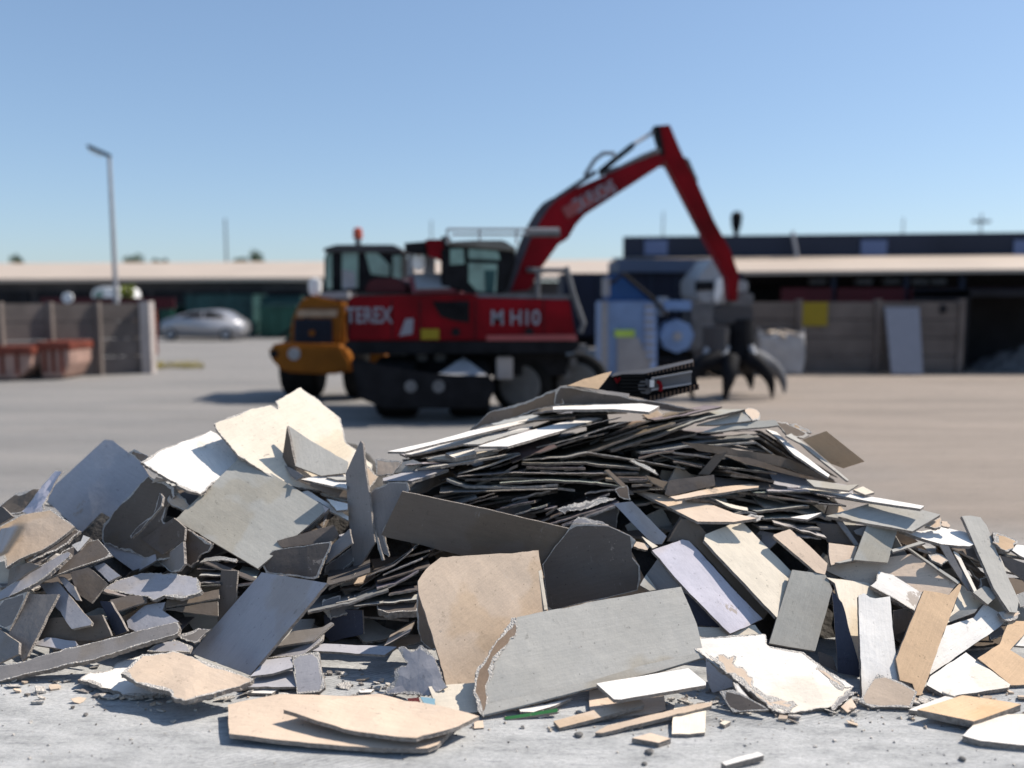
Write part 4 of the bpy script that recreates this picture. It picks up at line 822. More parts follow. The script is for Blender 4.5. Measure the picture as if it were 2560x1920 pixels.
P_("F", "1110,840 1155,870 1150,960 1040,1110 985,1190 960,1210 930,1350 880,1480 890,1600 885,1659 850,1695 815,1640 780,1480 785,1330 830,1250 920,1110 1000,1010", "brown", 43, 10, 99, "PART|big pale|torn_paper_edge", .014, .006, warp=.008)
P_("F", "1335,440 1362,430 1415,770 1385,778", "cream", 34, 18, 99, "PART|tall tan|tapered_edge", .001, .002, warp=.0)
P_("H", "800,920 1000,930 1340,905 1400,985 1130,1002 820,1020", "cream", 50, 0, 88, "cream strip just above the big creamy board", .002)
P_("H", "915,1190 1150,1340 1145,1440 970,1492 925,1380", "blue", 20, -30, 90, "shaded curved board under the left corner of the big creamy board", .004, warp=.02)
P_("H", "1030,1480 1150,1465 1300,1545 1460,1640 1150,1660 1120,1620", "dgrey", 45, -20, 91, "dark board on edge below the big creamy board", .004, .02)
P_("H", "1150,1400 1190,1410 1310,1560 1450,1625 1250,1570 1180,1480", "white", 50, 20, 93, "narrow white curl below the big creamy board", .005)
P_("H", "400,470 500,330 640,480 800,650 600,600 490,606", "mid", 25, -15, 84, "shaded grey board behind the top edge of the big pale grey board", .002)
P_("H", "345,562 400,470 490,600 430,612", "lgrey", 45, 10, 86, "small pale wedge above the top edge of the big pale grey board", .002)
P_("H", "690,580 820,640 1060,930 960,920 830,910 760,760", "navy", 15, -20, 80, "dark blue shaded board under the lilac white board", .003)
P_("H", "580,180 700,-10 820,-10 1000,220 1460,790 1410,862 1080,500 830,230", "kraft", 25, -5, 78, "dark brown board behind and between the lilac and the cream board", .003)
P_("G", "460,1310 620,1290 920,1590 880,1660 800,1662", "blue", 25, -20, 76, "blue shaded narrow board above the lilac white board", .002)
P_("H", "285,230 320,185 430,220 410,262 330,240", "peach", 50, 10, 89, "small peach curled scrap at the right point of the dark creased board", .008, .02)
P_("H", "360,140 440,190 500,228 455,245 400,190", "cream", 55, 10, 87, "thin cream tip left of the top of the lilac white board", .003)
P_("H", "1500,125 1610,90 1640,78 1740,160 1965,375 1945,470 1870,452 1500,138", "peach", 48, 15, 91, "peach narrow board with a dark notch of shadow, right of the long cream board", .003, .02)
P_("I", "525,888 775,920 735,1032 545,1082 528,1000", "peach", 50, 5, 90, "small pale pink square board left of the small grey square one", .002, .02)
P_("I", "855,735 1118,775 1035,1060 740,1035", "grey", 48, 5, 96, "small grey square board half in shade beneath the white wedge board", .001, .018, warp=.002)
P_("I", "578,1058 740,1018 770,1034 620,1062", "lgrey", 60, 0, 97, "thin grey strip at the lower left of the small grey square board", .001)
P_("I", "445,1103 710,1062 1240,985 1420,1095 1640,1240 1560,1350 1330,1330 870,1290", "peach", 46, -8, 80, "wide pale board half in shade behind the right cluster of white boards", .002, .02)
P_("J", "505,10 870,60 1000,160 1050,600 800,792 690,460 580,60", "cream", 50, 20, 88, "long creamy pointed board left of the upright white board", .002, .02)
P_("J", "782,170 830,148 880,185 930,195 1055,175 1105,720 1150,950 1000,1000 815,1042 800,700", "white", 46, 5, 102, "upright white board with torn top end at right", .003, .022)
P_("J", "1345,125 1500,150 1560,165 1655,65 1670,82 1500,540 1385,880 1325,1028 1285,1030 1250,930 1140,900 1105,715 1240,380", "orange", 44, 8, 100, "long orange tan board slanting down beside the upright white board", .0025, .018)
P_("I", "955,1130 1075,1160 1430,1385 1392,1462 1290,1487 885,1258 935,1215", "white", 58, 10, 103, "short white board with broken right end above the upright white board", .004, .026)
P_("J", "1672,75 1870,225 1800,290 1560,400 1490,450 1600,300", "cream", 50, 15, 92, "creamy board behind the top of the long orange board", .002)
P_("J", "1810,285 1650,298 1560,362 1555,404 1790,312", "lgrey", 40, -20, 99, "thin grey flap lying on the long white board at right", .001)
P_("J", "1870,240 2082,372 2000,440 1400,852 1390,832 1540,430 1780,358", "white", 52, 12, 97, "long white board slanting down left under the grey flap at right", .0025, .024)
P_("J", "1770,140 1870,85 2012,140 1900,245", "lgrey", 55, 10, 95, "small pale square board above the long white board at right", .002, .02)
P_("I", "1678,655 1750,652 1835,668 1890,742 2030,1080 2168,1382 2150,1492 2085,1485 1950,1280", "lgrey", 46, 15, 104, "tall narrow pale grey board with rounded top leaning at the far right", .002, .02)
P_("J", "1710,660 2095,938 2080,962 1560,1042 1370,942 1400,868", "white", 74, 5, 95, "white scuffed board lying low at right below the long white board", .003, .024)
P_("J", "2080,388 2260,388 2260,450 2092,640 2260,740 2260,940 2100,944 1810,710 2000,590", "orange", 60, 5, 94, "orange tan board cut by the right picture edge", .0025, .022)
P_("J", "1290,1155 1680,1030 1900,1060 2188,1110 2060,1160 1780,1255", "orange", 86, 0, 104, "flat orange tan rectangle lying on the ground at lower right", .002, .035, z=.065, warp=.003)
P_("J", "1215,1155 1530,1035 1610,1052 1290,1165", "white", 87, 0, 103, "white board tucked under the flat orange rectangle", .002, .02, z=.028)
P_("J", "948,845 1150,918 1290,1000 1265,1070 1240,1138 1060,1130 900,1135 785,1085 860,970", "tan", 54, -6, 106, "torn tan corner piece at the foot of the upright white board", .004, .02)
P_("J", "1680,1380 1770,1290 1930,1190 2290,1190 2290,1470 1840,1425", "white", 87, 0, 104, "white board cut by the right picture edge lowest on the ground", .002, .03, z=.035)
P_("J", "630,1130 720,1055 765,1130 690,1180", "peach", 70, 10, 100, "small peach chip at the right tip of the big creamy board", .004, .02)
P_("J", "540,1140 580,1080 700,985 740,1005 650,1090 560,1165", "mid", 60, 10, 101, "grey crumbled gypsum lump at the right tip of the big creamy board", .010, .03, warp=.02)
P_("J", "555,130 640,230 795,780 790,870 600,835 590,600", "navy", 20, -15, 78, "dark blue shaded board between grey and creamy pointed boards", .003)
P_("J", "640,560 700,560 795,760 720,735 665,720", "lgrey", 40, 15, 82, "small pale triangle of board below the creamy pointed board", .002)
P_("J", "430,650 560,700 600,830 450,770", "dgrey", 25, -20, 76, "dark board right of the foot of the grey zigzag shadow board", .003)
P_("I", "255,410 300,395 560,428 900,490 1350,570 1318,597 900,532", "white", 80, 5, 100, "long bright white strip at the upper right slope of the heap", .0015, .016, warp=.003)
P_("I", "740,430 820,400 920,452 840,472", "cream", 75, 0, 96, "small cream tip above the long bright white strip", .003)
P_("I", "915,535 1140,588 1330,602 1490,645 1250,787 860,720 500,655 560,640", "lgrey", 62, -8, 94, "broad board with bright right corner under the long bright white strip", .002, .02)
P_("I", "1130,780 1330,790 1500,752 1700,792 1875,866 1740,918 1500,900 1330,850", "white", 72, 5, 92, "white pointed board below the broad board at upper right", .003, .02)
P_("I", "1360,742 1420,700 1490,668 1500,740 1440,760", "peach", 60, 0, 90, "small peach lump right of the broad board", .008, .02)
P_("I", "1500,700 1545,705 1580,740 1560,755 1500,740", "peach", 65, 0, 89, "tiny peach curl beyond the small peach lump", .006, .01)
P_("I", "1930,790 2010,810 2165,872 2120,932 2080,962 1990,920 1940,880", "orange", 50, 0, 92, "ragged orange yellow lump beside the leaning narrow board at far right", .012, .04, warp=.02)
P_("I", "2090,940 2150,905 2270,920 2270,1040 2180,1000", "white", 65, 5, 94, "white board tip at the far right picture edge", .003)
P_("I", "2010,1000 2100,1020 2270,1080 2270,1260 2120,1150 2050,1090", "dgrey", 30, -20, 85, "dark board near the right picture edge", .003)
P_("I", "740,782 858,735 832,832 760,812", "mid", 40, -20, 86, "small shaded grey piece left of the small grey square board", .002)
P_("I", "420,720 640,730 850,740 780,912 520,885", "dgrey", 25, -5, 70, "dark panel behind the small pink and grey square boards", .002)
P_("I", "550,650 612,655 792,912 750,912", "mid", 40, -15, 88, "slim grey strip slanting down towards the small grey square board", .001)
P_("I", "1068,945 1320,875 1362,886 1080,968", "lgrey", 65, -5, 91, "slim grey strip right of the small grey square board", .001)
P_("I", "1200,930 1225,935 1660,1228 1640,1245", "lgrey", 45, 15, 95, "long thin board on edge slanting down right of the small grey square board", .001)
P_("I", "1480,900 1560,915 1760,1290 1730,1300 1560,1050", "mid", 35, -10, 93, "shaded long narrow strip left of the tall leaning board", .002)
P_("I", "1600,960 1640,965 1805,1300 1780,1310", "white", 45, 20, 94, "bright thin strip close left of the tall leaning board", .002)
P_("I", "1640,960 1680,955 1900,1200 1880,1260 1780,1180", "kraft", 30, 0, 80, "dark brown curled strip behind the tall leaning board", .004)
P_("I", "1390,990 1500,985 1560,1040 1500,1075 1420,1040", "peach", 55, 5, 82, "small peach fragments under the white pointed board", .008)
P_("I", "2140,1340 2270,1290 2270,1420 2180,1440", "lgrey", 50, -10, 96, "small pale scrap right of the foot of the tall leaning board", .008)
P_("I", "1990,1480 2100,1450 2180,1500 2120,1560 2020,1540", "peach", 60, 0, 98, "torn peach fragment at the foot of the tall leaning board", .012, .02)
P_("J", "2140,560 2260,480 2260,610 2130,600", "white", 60, 0, 99, "small white piece on the orange board at the right picture edge", .004)
P_("J", "1900,470 2000,430 2060,500 1930,560", "mid", 50, 0, 90, "small shaded fragment under the right end of the long white board", .008)
P_("J", "1085,300 1200,280 1260,340 1180,480 1090,520", "dgrey", 20, -10, 84, "dark piece in the gap between the upright white and long orange boards", .003)  # dark sheet painted in where the gap is only shade
P_("I", "1830,1200 1900,1170 1960,1290 1900,1330 1820,1260", "kraft", 40, 0, 84, "brown torn paper between the leaning board and small pale square", .010)
P_("O", "1733,950 1785,931 1868,997 1822,1012 1795,1002", "brown", 2, -15, 70, "brown cardboard flap sticking out at the right end of the layered stack", .001, .01)
PIECES[-1]["col"] = (.40, .28, .18)
P_("I", "330,340 500,360 660,392 785,380 700,437 400,402", "lgrey", 66, 0, 88, "short weathered grey board under the right end of the layered stack", .002)
P_("I", "190,668 470,625 340,686", "white", 76, 0, 95, "small white pointed sheet end above the peach narrow board", .002)
# ---- top of the layered stack
P_("E", "730,682 900,522 1190,440 1380,360 1500,312 1510,340 1560,450 1400,480 1270,515 1120,570 1000,602 850,650", "brown", 5, -12, 80, "brown curled cardboard cover over the left top of the layered stack", .006, .012, warp=.02)
P_("G", "-40,330 0,300 60,290 190,325 600,395 860,435 1175,500 1060,522 880,505 700,455 -50,455", "dgrey", -4, 0, 82, "long dark rolled sheet along the top of the layered stack", .004, .012, warp=.012)
P_("G", "60,290 200,235 450,165 390,250 330,322 190,300", "orange", 35, 10, 78, "tan triangular flap with white edge at the very top of the stack", .003, .012)
P_("G", "100,290 600,362 592,390 420,372", "mid", 55, 0, 79, "thin grey strip just under the tan triangular flap", .002)
P_("G", "-60,472 300,455 700,445 860,468 770,517 470,492 -60,497", "white", 84, 0, 90, "bright white board end with long edge near the stack top", .0015, .018, warp=.003)
P_("E", "30,858 180,860 560,765 1290,590 1668,533 1600,522 1250,575 740,680 400,775", "white", 82, -4, 88, "longest white strip at the upper left of the layered stack", .001, .014, warp=.003)
P_("E", "180,882 250,885 700,790 1250,662 1290,640 700,745", "white", 80, -4, 89, "second white strip just below the longest one", .001, .012)
P_("E", "815,815 1070,815 1500,690 1890,568 1760,564 1500,618 1100,720", "white", 82, -4, 94, "broad bright white board in the upper left of the layered stack", .0015, .016, warp=.003)
P_("E", "680,795 860,740 1250,658 1240,672 1000,740 830,797", "lgrey", 82, -4, 92, "slim pale strip with rough top between the two bright white boards", .004, .012)
P_("E", "530,872 770,825 802,878 610,915", "white", 80, 5, 98, "small thick white offcut lying on the stack", .002, .026)
P_("E", "370,922 540,892 1000,838 980,862 730,922 600,936", "cream", 82, -4, 93, "cream sheet under the small thick white offcut", .0015)
P_("E", "-10,1090 200,1032 560,1008 470,1042 240,1112 -10,1112", "blue", 80, -6, 92, "blue shaded sheet end at the left tip of the layered stack", .001, .02)
P_("E", "280,1002 490,985 1180,872 1150,868 700,955 400,980", "lgrey", 80, -4, 90, "ragged pale edge sheet below the cream sheet", .005)
P_("E", "80,1048 160,950 250,930 330,960 240,1030", "lgrey", 40, -30, 70, "pale curved scrap behind the blue shaded sheet end", .004)
P_("G", "1180,628 1590,510 1655,592 1350,628", "lgrey", 50, -10, 84, "grey shaded board with fold at the right top of the layered stack", .002)
P_("G", "1588,500 1640,480 1700,500 1728,525 1720,590 1665,592", "peach", 48, 20, 88, "torn peach board end at the right summit of the stack", .006)
P_("G", "1220,692 1480,602 1860,588 1895,632 1730,650 1300,692", "grey", 55, -8, 86, "grey folded sheet at the right shoulder of the stack", .002)
P_("G", "1860,600 1960,610 2165,715 2090,742 1960,720 1890,640", "kraft", 40, 20, 84, "dark sheet with rusty torn edge right of the grey folded sheet", .008)
P_("G", "1990,625 2040,622 2130,660 2180,700 2090,690", "orange", 40, 0, 82, "rusty torn edge fragment at the right shoulder of the stack", .012, .02, warp=.02)
P_("G", "1780,665 1870,690 2080,875 2330,1060 2320,1082 2030,895 1900,760", "white", 66, 35, 92, "bright white sloping strip down the right shoulder of the stack", .001, .014)
P_("G", "1950,722 2000,700 2220,870 2500,1110 2480,1112 2150,850 2080,790", "lgrey", 55, 30, 94, "thin pale strip on edge right of the bright sloping strip", .001, .012)
P_("G", "1050,778 1280,800 1850,888 2000,930 2400,1130 2330,1130 1950,1000 1500,895 1200,852", "kraft", 15, 5, 88, "dark curved brown sheet sagging over the right half of the stack", .002, .012, warp=.01)
P_("G", "1440,902 1620,910 2100,1060 2280,1110 2280,1130 2000,1065 1600,962", "brown", 15, 5, 89, "brown curved sheet just below the dark curved one", .002, .012)
P_("G", "1195,1055 1360,860 1440,872 1290,1060", "kraft", 20, -10, 94, "short dark plank standing diagonally in the middle of the stack", .001, .02)
P_("G", "908,1225 940,1110 1330,1058 1342,1152 950,1245", "dgrey", 28, 0, 97, "dark rectangular board on the slope below the diagonal plank", .002, .018)
P_("G", "950,1248 1340,1172 1640,1140 1722,1152 1712,1170 1340,1222 1000,1272", "peach", 74, 0, 96, "long narrow board with a peach lit tip under the dark rectangle", .002, .016)
P_("G", "1340,1080 1960,1160 1968,1182 1340,1158", "dgrey", 70, 0, 90, "dark flat sheet right of the dark rectangular board", .002)
P_("G", "650,1190 870,1230 1290,1310 1500,1395 1700,1440 1500,1470 1190,1462 760,1250", "peach", 72, 0, 94, "large peach lit board with shadow bands in the lower right of the stack", .002, .018)
P_("G", "470,1180 580,1150 612,1282 530,1262", "brown", 12, 10, 92, "small brown torn flap in the middle below the stack", .006, .012)
P_("G", "390,1020 420,1015 560,1140 640,1230 600,1230 480,1110", "dgrey", 30, 30, 90, "slim dark strip above the small brown flap", .003)
P_("G", "600,940 640,935 820,1020 855,1062 800,1040", "lgrey", 40, 10, 90, "short pale stick in the middle of the stack", .005)
P_("G", "740,1065 930,1120 920,1190 800,1130", "kraft", 35, 10, 86, "dark torn wedge left of the dark rectangular board", .004)
P_("G", "1040,1415 1150,1440 1255,1560 1240,1640 920,1640 930,1590", "dgrey", 15, -20, 74, "dark grey triangular board above the lilac white board", .002)
P_("G", "1290,1250 1420,1300 1620,1345 1625,1372 1480,1345", "cream", 60, 10, 96, "thin cream sliver above the right end of the large peach board", .004)
P_("G", "1540,1450 1650,1400 1770,1420 1700,1460", "mid", 50, 10, 97, "ragged grey gypsum lump at the right tip of the large peach board", .012)
P_("E", "1480,1350 1700,1300 1850,1260 2000,1270 1800,1340 1560,1395", "mid", 35, 0, 66, "crumpled grey paper in the dark middle gap", .014, .006, warp=.03)
# ---- edges of sheets in the layered stack: the picture shows them edge on
ga = "edges of sheets in the upper left of the layered stack"
gb = "edges of sheets in the middle of the layered stack"
gc = "edges of sheets in the right of the layered stack"
gd = "thin dark edges under the layered stack"
la = "thin pale edged sheet among the sloping sheets in the upper left of the layered stack"
lb = "thin grey edged sheet among the flat sheets in the middle of the layered stack"
lc = "thin edged sheet among those bending down to the right of the layered stack"
ldk = "thin dark sheet edge in the shaded band under the layered stack"
for s_ in ("190,905 700,800 1290,668", "240,915 700,830 1240,700", "380,950 1000,850 1600,660 2050,560", "480,1010 1180,860 1700,690 2080,640",
           "560,1045 1200,895 1560,745", "920,1000 1250,890 1720,740 1900,700", "640,1050 900,985 1180,880", "1280,520 1700,470 2212,470", "700,700 1250,590 1650,560",
           "980,640 1400,560 1700,540 2100,520", "200,960 450,950 700,930", "180,975 430,968 640,960", "1320,820 1700,720 2100,600"):
    Q_("E", s_, .5, "lgrey" if random.random() < .5 else "mid", random.randint(60, 86), la, group=ga, thk=.012, tilt=-9)
for s_ in ("440,850 800,740 1170,590 1600,490", "560,850 900,770 1170,690", "20,830 420,720 800,590 1100,520", "300,850 700,700 1150,575", "240,860 640,720 1000,610", "480,820 760,790 1180,700",
           "900,560 1150,500 1240,490", "820,590 1100,540 1400,470", "260,790 560,650 830,570", "380,760 700,650 1180,560"):
    Q_("G", s_, .5, random.choice(["lgrey", "mid", "brown", "kraft"]), random.randint(60, 84), la, group=ga, thk=.014, tilt=-9)
for s_ in ("1200,925 1580,905 1760,862 2130,920 2600,1005", "1190,960 1700,950 2210,1010", "1230,990 1740,1000", "1350,1020 1700,1045 2200,1040", "630,1075 1100,1040 1500,1048 1900,1045",
           "700,1100 1100,1090 1500,1105 1900,1130 2090,1170", "540,1095 700,1155 1100,1165 1500,1140", "750,1165 1100,1150 1500,1170 1650,1190", "480,1215 900,1200 1500,1180",
           "1000,1130 1400,1105 1830,1130 2080,1165", "620,1060 830,1110 1100,1115", "850,1075 1300,1040 1600,1035"):
    Q_("E", s_, .45, random.choice(["lgrey", "mid", "grey", "mid"]), random.randint(60, 84), lb, group=gb, thk=.016, tilt=-6)
for s_ in ("0,920 240,870 500,905 1080,1005", "860,885 1000,930 1280,990", "980,860 1200,885 1430,915", "980,940 1230,990", "1430,1020 1850,1105", "1480,1060 1700,1080", "1380,990 1870,1045",
           "600,1110 760,1105", "620,1145 790,1140", "500,1080 740,1085", "700,830 1180,700 1730,672 2000,830 2400,1085", "460,855 1180,760 1735,705 2000,880 2370,1100", "800,840 1200,780 1730,735 2010,920 2300,1090",
           "700,870 1100,810 1700,780 1840,880", "1500,775 1640,800 1800,860", "1900,760 2100,900 2330,1075", "1340,1215 1750,1300", "1100,1260 1290,1275 1480,1340", "1700,1375 2150,1325", "1670,1215 2200,1200",
           "1700,1235 2100,1290 2212,1310", "1330,1150 1700,1170 1960,1178", "1420,1420 1600,1380 1700,1390", "1750,1440 2100,1430 2212,1400", "660,1190 1000,1180 1320,1180"):
    Q_("G", s_, .45, random.choice(["lgrey", "mid", "kraft", "grey"]), random.randint(60, 86), lc, group=gc, thk=.015, tilt=-8)
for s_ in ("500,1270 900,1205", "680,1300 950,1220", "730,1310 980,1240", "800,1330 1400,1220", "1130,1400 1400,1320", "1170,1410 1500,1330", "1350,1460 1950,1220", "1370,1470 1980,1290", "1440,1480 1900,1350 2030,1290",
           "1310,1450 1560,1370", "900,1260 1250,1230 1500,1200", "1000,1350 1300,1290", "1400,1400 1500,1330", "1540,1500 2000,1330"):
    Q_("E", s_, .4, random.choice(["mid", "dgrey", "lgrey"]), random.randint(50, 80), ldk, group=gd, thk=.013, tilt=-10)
le = "thin shaded sheet edge fanning out below the left end of the long dark board"; ge = "sheet edges fanned below the long dark board"
for s_ in ("1450,575 1700,400 1930,222", "1600,535 2060,395", "1820,322 2050,262", "1650,470 1980,330", "1280,590 1560,580 1950,530", "1400,740 1800,700 1960,690", "1160,560 1380,500 1540,440", "1000,800 1400,700 1700,600",
           "1500,480 1750,380 1900,250", "1180,590 1400,470", "1240,720 1500,660 1760,560", "1600,580 1750,555 1960,440", "1660,1090 1880,970", "1700,640 1950,600", "1440,640 1900,420"):
    Q_("D", s_, .4, random.choice(["mid", "lgrey", "dgrey"]), random.randint(50, 78), le, group=ge, thk=.014, tilt=-8)
lf = "thin sheet edge in the dark gap behind the narrow vertical board at left"; gf = "sheet edges in the left gap"
for s_ in ("1720,480 1900,478", "1710,545 1900,540", "1700,575 1910,560", "2050,470 2215,500", "2050,560 2180,545", "1700,420 2000,420", "1280,600 1700,590", "880,620 1290,700", "1000,560 1130,440", "640,860 1000,850", "1200,990 1550,960"):
    Q_("B", s_, .35, random.choice(["mid", "lgrey", "dgrey"]), random.randint(40, 60), lf, group=gf, thk=.013, tilt=-8)
lg = "thin sheet edge in the gaps under the right slope boards"; gg_ = "sheet edges in the right slope"
for s_ in ("0,440 360,440", "0,482 230,510 440,530", "0,605 355,568", "440,548 675,562", "630,665 790,715", "170,690 480,712 640,725", "430,470 850,530 900,530", "1150,1430 1240,1530", "1080,1560 1210,1620", "1300,935 1480,985", "1590,930 1850,1060", "1620,1000 1880,1150",
           "2050,1000 2212,1020", "1960,850 2000,1000", "1290,1000 1500,1130", "1100,1400 1250,1450"):
    Q_("I", s_, .35, random.choice(["mid", "lgrey", "cream", "kraft"]), random.randint(50, 84), lg, group=gg_, thk=.015, tilt=-8)

CREST = [(-80, 1080), (0, 1075), (100, 1010), (230, 960), (300, 960), (460, 890), (650, 850), (740, 900), (790, 990), (850, 975), (1050, 905), (1200, 850), (1420, 850), (1600, 885), (1750, 930), (1830, 1010), (2000, 1070), (2130, 1120), (2212, 1180), (2320, 1200)]
def crest(px):
    for (a, b), (c, d) in zip(CREST, CREST[1:]):
        if a <= px <= c: return b + (d - b) * (px - a) / (c - a)
    return 1200
lh = "short broken sheet end crammed between the longer sheets of the layered stack"; gh = "broken sheet ends in the layered stack"
for k in range(70):
    x = random.uniform(860, 1850); y = random.uniform(900, 1130) + abs(x - 1400) * .12; ln = random.uniform(40, 150); sl = (x - 1450) / 1500 + random.uniform(-.16, .16)
    if min(y - crest(x), y + sl * ln - crest(x + ln)) < 22 or x + ln > 1800: continue
    c_ = random.uniform(-6, 6); q = [(x, y), (x + ln / 2, y + sl * ln / 2 + c_), (x + ln, y + sl * ln)]
    Q_("O", " ".join("%.1f,%.1f" % a for a in q), .3, random.choice(["mid", "kraft", "brown", "dgrey", "lgrey", "tan"]), random.randint(52, 82), lh, group=gh, thk=random.uniform(.008, .02), tilt=random.uniform(-12, 8), torn=.004)
# ---- solve each board's distance so that nothing in front is cut by what lies behind
GS = 4.0; GWD, GHT = 600, 440; OX, OY = -80.0, 700.0     # grid over picture x -80..2320, y 700..
GS = 4.0; GHT = 260
gx = OX + (np.arange(GWD) + .5) * GS; gy = OY + (np.arange(GHT) + .5) * GS
GX, GY_ = np.meshgrid(gx, gy)
RX = (GX - 1106) / FPX; RU = (829.5 - GY_) / FPX
RY = FW.y + UP.y * RU; RZ = FW.z + UP.z * RU
def inpoly(poly):
    m = np.zeros(GX.shape, bool); n = len(poly)
    xs_ = [p[0] for p in poly]; ys_ = [p[1] for p in poly]
    i0, i1 = max(0, int((min(ys_) - OY) / GS) - 1), min(GHT, int((max(ys_) - OY) / GS) + 2)
    j0, j1 = max(0, int((min(xs_) - OX) / GS) - 1), min(GWD, int((max(xs_) - OX) / GS) + 2)
    if i1 <= i0 or j1 <= j0: return m
    X, Y_ = GX[i0:i1, j0:j1], GY_[i0:i1, j0:j1]; s = np.zeros(X.shape, bool)
    for k in range(n):
        x1, y1 = poly[k]; x2, y2 = poly[(k + 1) % n]
        if y1 == y2: continue
        c = ((y1 > Y_) != (y2 > Y_)) & (X < (x2 - x1) * (Y_ - y1) / (y2 - y1) + x1); s ^= c
    m[i0:i1, j0:j1] = s; return m
ZB = np.zeros(GX.shape)            # back of the boards already placed in front
def solve(p):
    P2 = p['pts']; cx = sum(q[0] for q in P2) / len(P2); cy = sum(q[1] for q in P2) / len(P2)
    if p['kind'] == 'P':
        n = p['n']; mask = inpoly(P2)
        den = n.x * RX + n.y * RY + n.z * RZ
        if p['z'] is not None:
            low = max(P2, key=lambda q: q[1]); r = ray(cx, cy); t = (p['z'] - CAMZ) / r.z
        else:
            t = prior_t(cx, cy) + p['dt']; r = ray(cx, cy)
        D = n.dot(r * t)
        if mask.any():
            T = D / np.minimum(den[mask], -1e-3)
            if p['z'] is None:
                k = float(np.percentile((ZB[mask] + .006) / T, 96)); k = min(max(1.0, k), 1 + .8 / t); D *= k; T *= k
            if p['z'] is None:
                vis = (ZB[mask] == 0) & (RZ[mask] < -.01)
                if vis.any():
                    k2 = float(np.min((CAMZ - .02) / -RZ[mask][vis] / T[vis]))
                    if k2 < 1: D *= max(k2, .8); T *= max(k2, .8)
            ZB[mask] = np.maximum(ZB[mask], T + p['thk'] / np.maximum(-den[mask], .15))
        p['D'] = D
    else:
        strip = P2 + [(x, y + 7) for x, y in reversed(P2)]; mask = inpoly(strip)
        k = 1.0; tt = [prior_t(x, y) + p['dt'] for x, y in P2]; tm = sum(tt) / len(tt); tt = [tm + (q - tm) * .35 for q in tt]
        if mask.any(): k = min(max(1.0, (float(np.percentile(ZB[mask], 90)) + .006) / min(tt)), 1 + .8 / tm)
        p['tt'] = [q * k for q in tt]
        if mask.any(): ZB[mask] = np.maximum(ZB[mask], max(p['tt']) + .02)
PIECES.sort(key=lambda p: -p['layer'])
for p in PIECES:
    if p['label'].startswith("PART|"): continue
    solve(p)
for p in PIECES:
    if p['label'].startswith("PART|"):
        b_ = next(q for q in PIECES if q['label'].startswith(p['label'].split('|')[1])); p['D'] = b_['D'] * .9990; p['n'] = b_['n']
def outline(P3, torn, rnd):
    """P3 2-D points in the board's plane, returned finely cut with broken edges"""
    out = []; n = len(P3); seed = rnd.uniform(0, 900)
    for i in range(n):
        a, b = Vector(P3[i]), Vector(P3[(i + 1) % n]); L = (b - a).length
        if L < 1e-5: continue
        st = .012 if torn > .004 else .03
        m = max(1, min(60, int(L / st))); nr = Vector((b.y - a.y, a.x - b.x)) / L
        for k in range(m):
            f = k / m; q = a.lerp(b, f); s = f * L + seed + i * 3.7
            j = (noise.noise(Vector((s * 9, seed, 0))) * 1.3 + noise.noise(Vector((s * 38, seed, 5))) * .8 + noise.noise(Vector((s * 110, seed, 9))) * .45) * torn
            if torn < .004 and noise.noise(Vector((s * 14, 3.3, seed))) > .60: j -= .004      # a knock out of a clean edge
            if k: q = q + nr * j
            elif torn > .004: q = q + Vector((rnd.uniform(-1, 1), rnd.uniform(-1, 1))) * torn * .5
            out.append((q.x, q.y))
    return out
def inset(loop, torn, seed):
    n = len(loop); out = []
    ar = sum(loop[i][0] * loop[(i + 1) % n][1] - loop[(i + 1) % n][0] * loop[i][1] for i in range(n)); sg = 1 if ar > 0 else -1; s = 0
    for i in range(0, n, 2):
        a, b = Vector(loop[i - 1]), Vector(loop[(i + 1) % n]); d = b - a
        if d.length < 1e-6: continue
        s += d.length; nr = Vector((-d.y, d.x)).normalized() * sg
        wd = .0025 + max(0, noise.noise(Vector((s * 6, seed, 1))) + .12) * torn * 3.2 + abs(noise.noise(Vector((s * 45, seed, 2)))) * torn * .8
        q = Vector(loop[i]) + nr * wd; out.append((q.x, q.y))
    return out
def inside(p, loop):
    x, y = p; c = False; n = len(loop)
    for k in range(n):
        x1, y1 = loop[k]; x2, y2 = loop[(k + 1) % n]
        if (y1 > y) != (y2 > y) and x < (x2 - x1) * (y - y1) / (y2 - y1) + x1: c = not c
    return c
def cdt(loop, step, inner=None):
    n = len(loop); vs = [Vector(q) for q in loop]; es = [(i, (i + 1) % n) for i in range(n)]
    if inner:
        m = len(inner); es += [(n + i, n + (i + 1) % m) for i in range(m)]; vs += [Vector(q) for q in inner if True]
    if step:
        x0, x1 = min(q[0] for q in loop), max(q[0] for q in loop); y0, y1 = min(q[1] for q in loop), max(q[1] for q in loop)
        nx, ny = int((x1 - x0) / step), int((y1 - y0) / step)
        if 0 < nx * ny < 900:
            for i in range(1, nx + 1):
                for j in range(1, ny + 1): vs.append(Vector((x0 + i * step * .97, y0 + j * step * .97 + (i % 2) * step * .3)))
    v, e, f, ov, oe, of = delaunay_2d_cdt(vs, es, [list(range(n))], 1, 1e-6)
    return [(q.x, q.y) for q in v], f, e
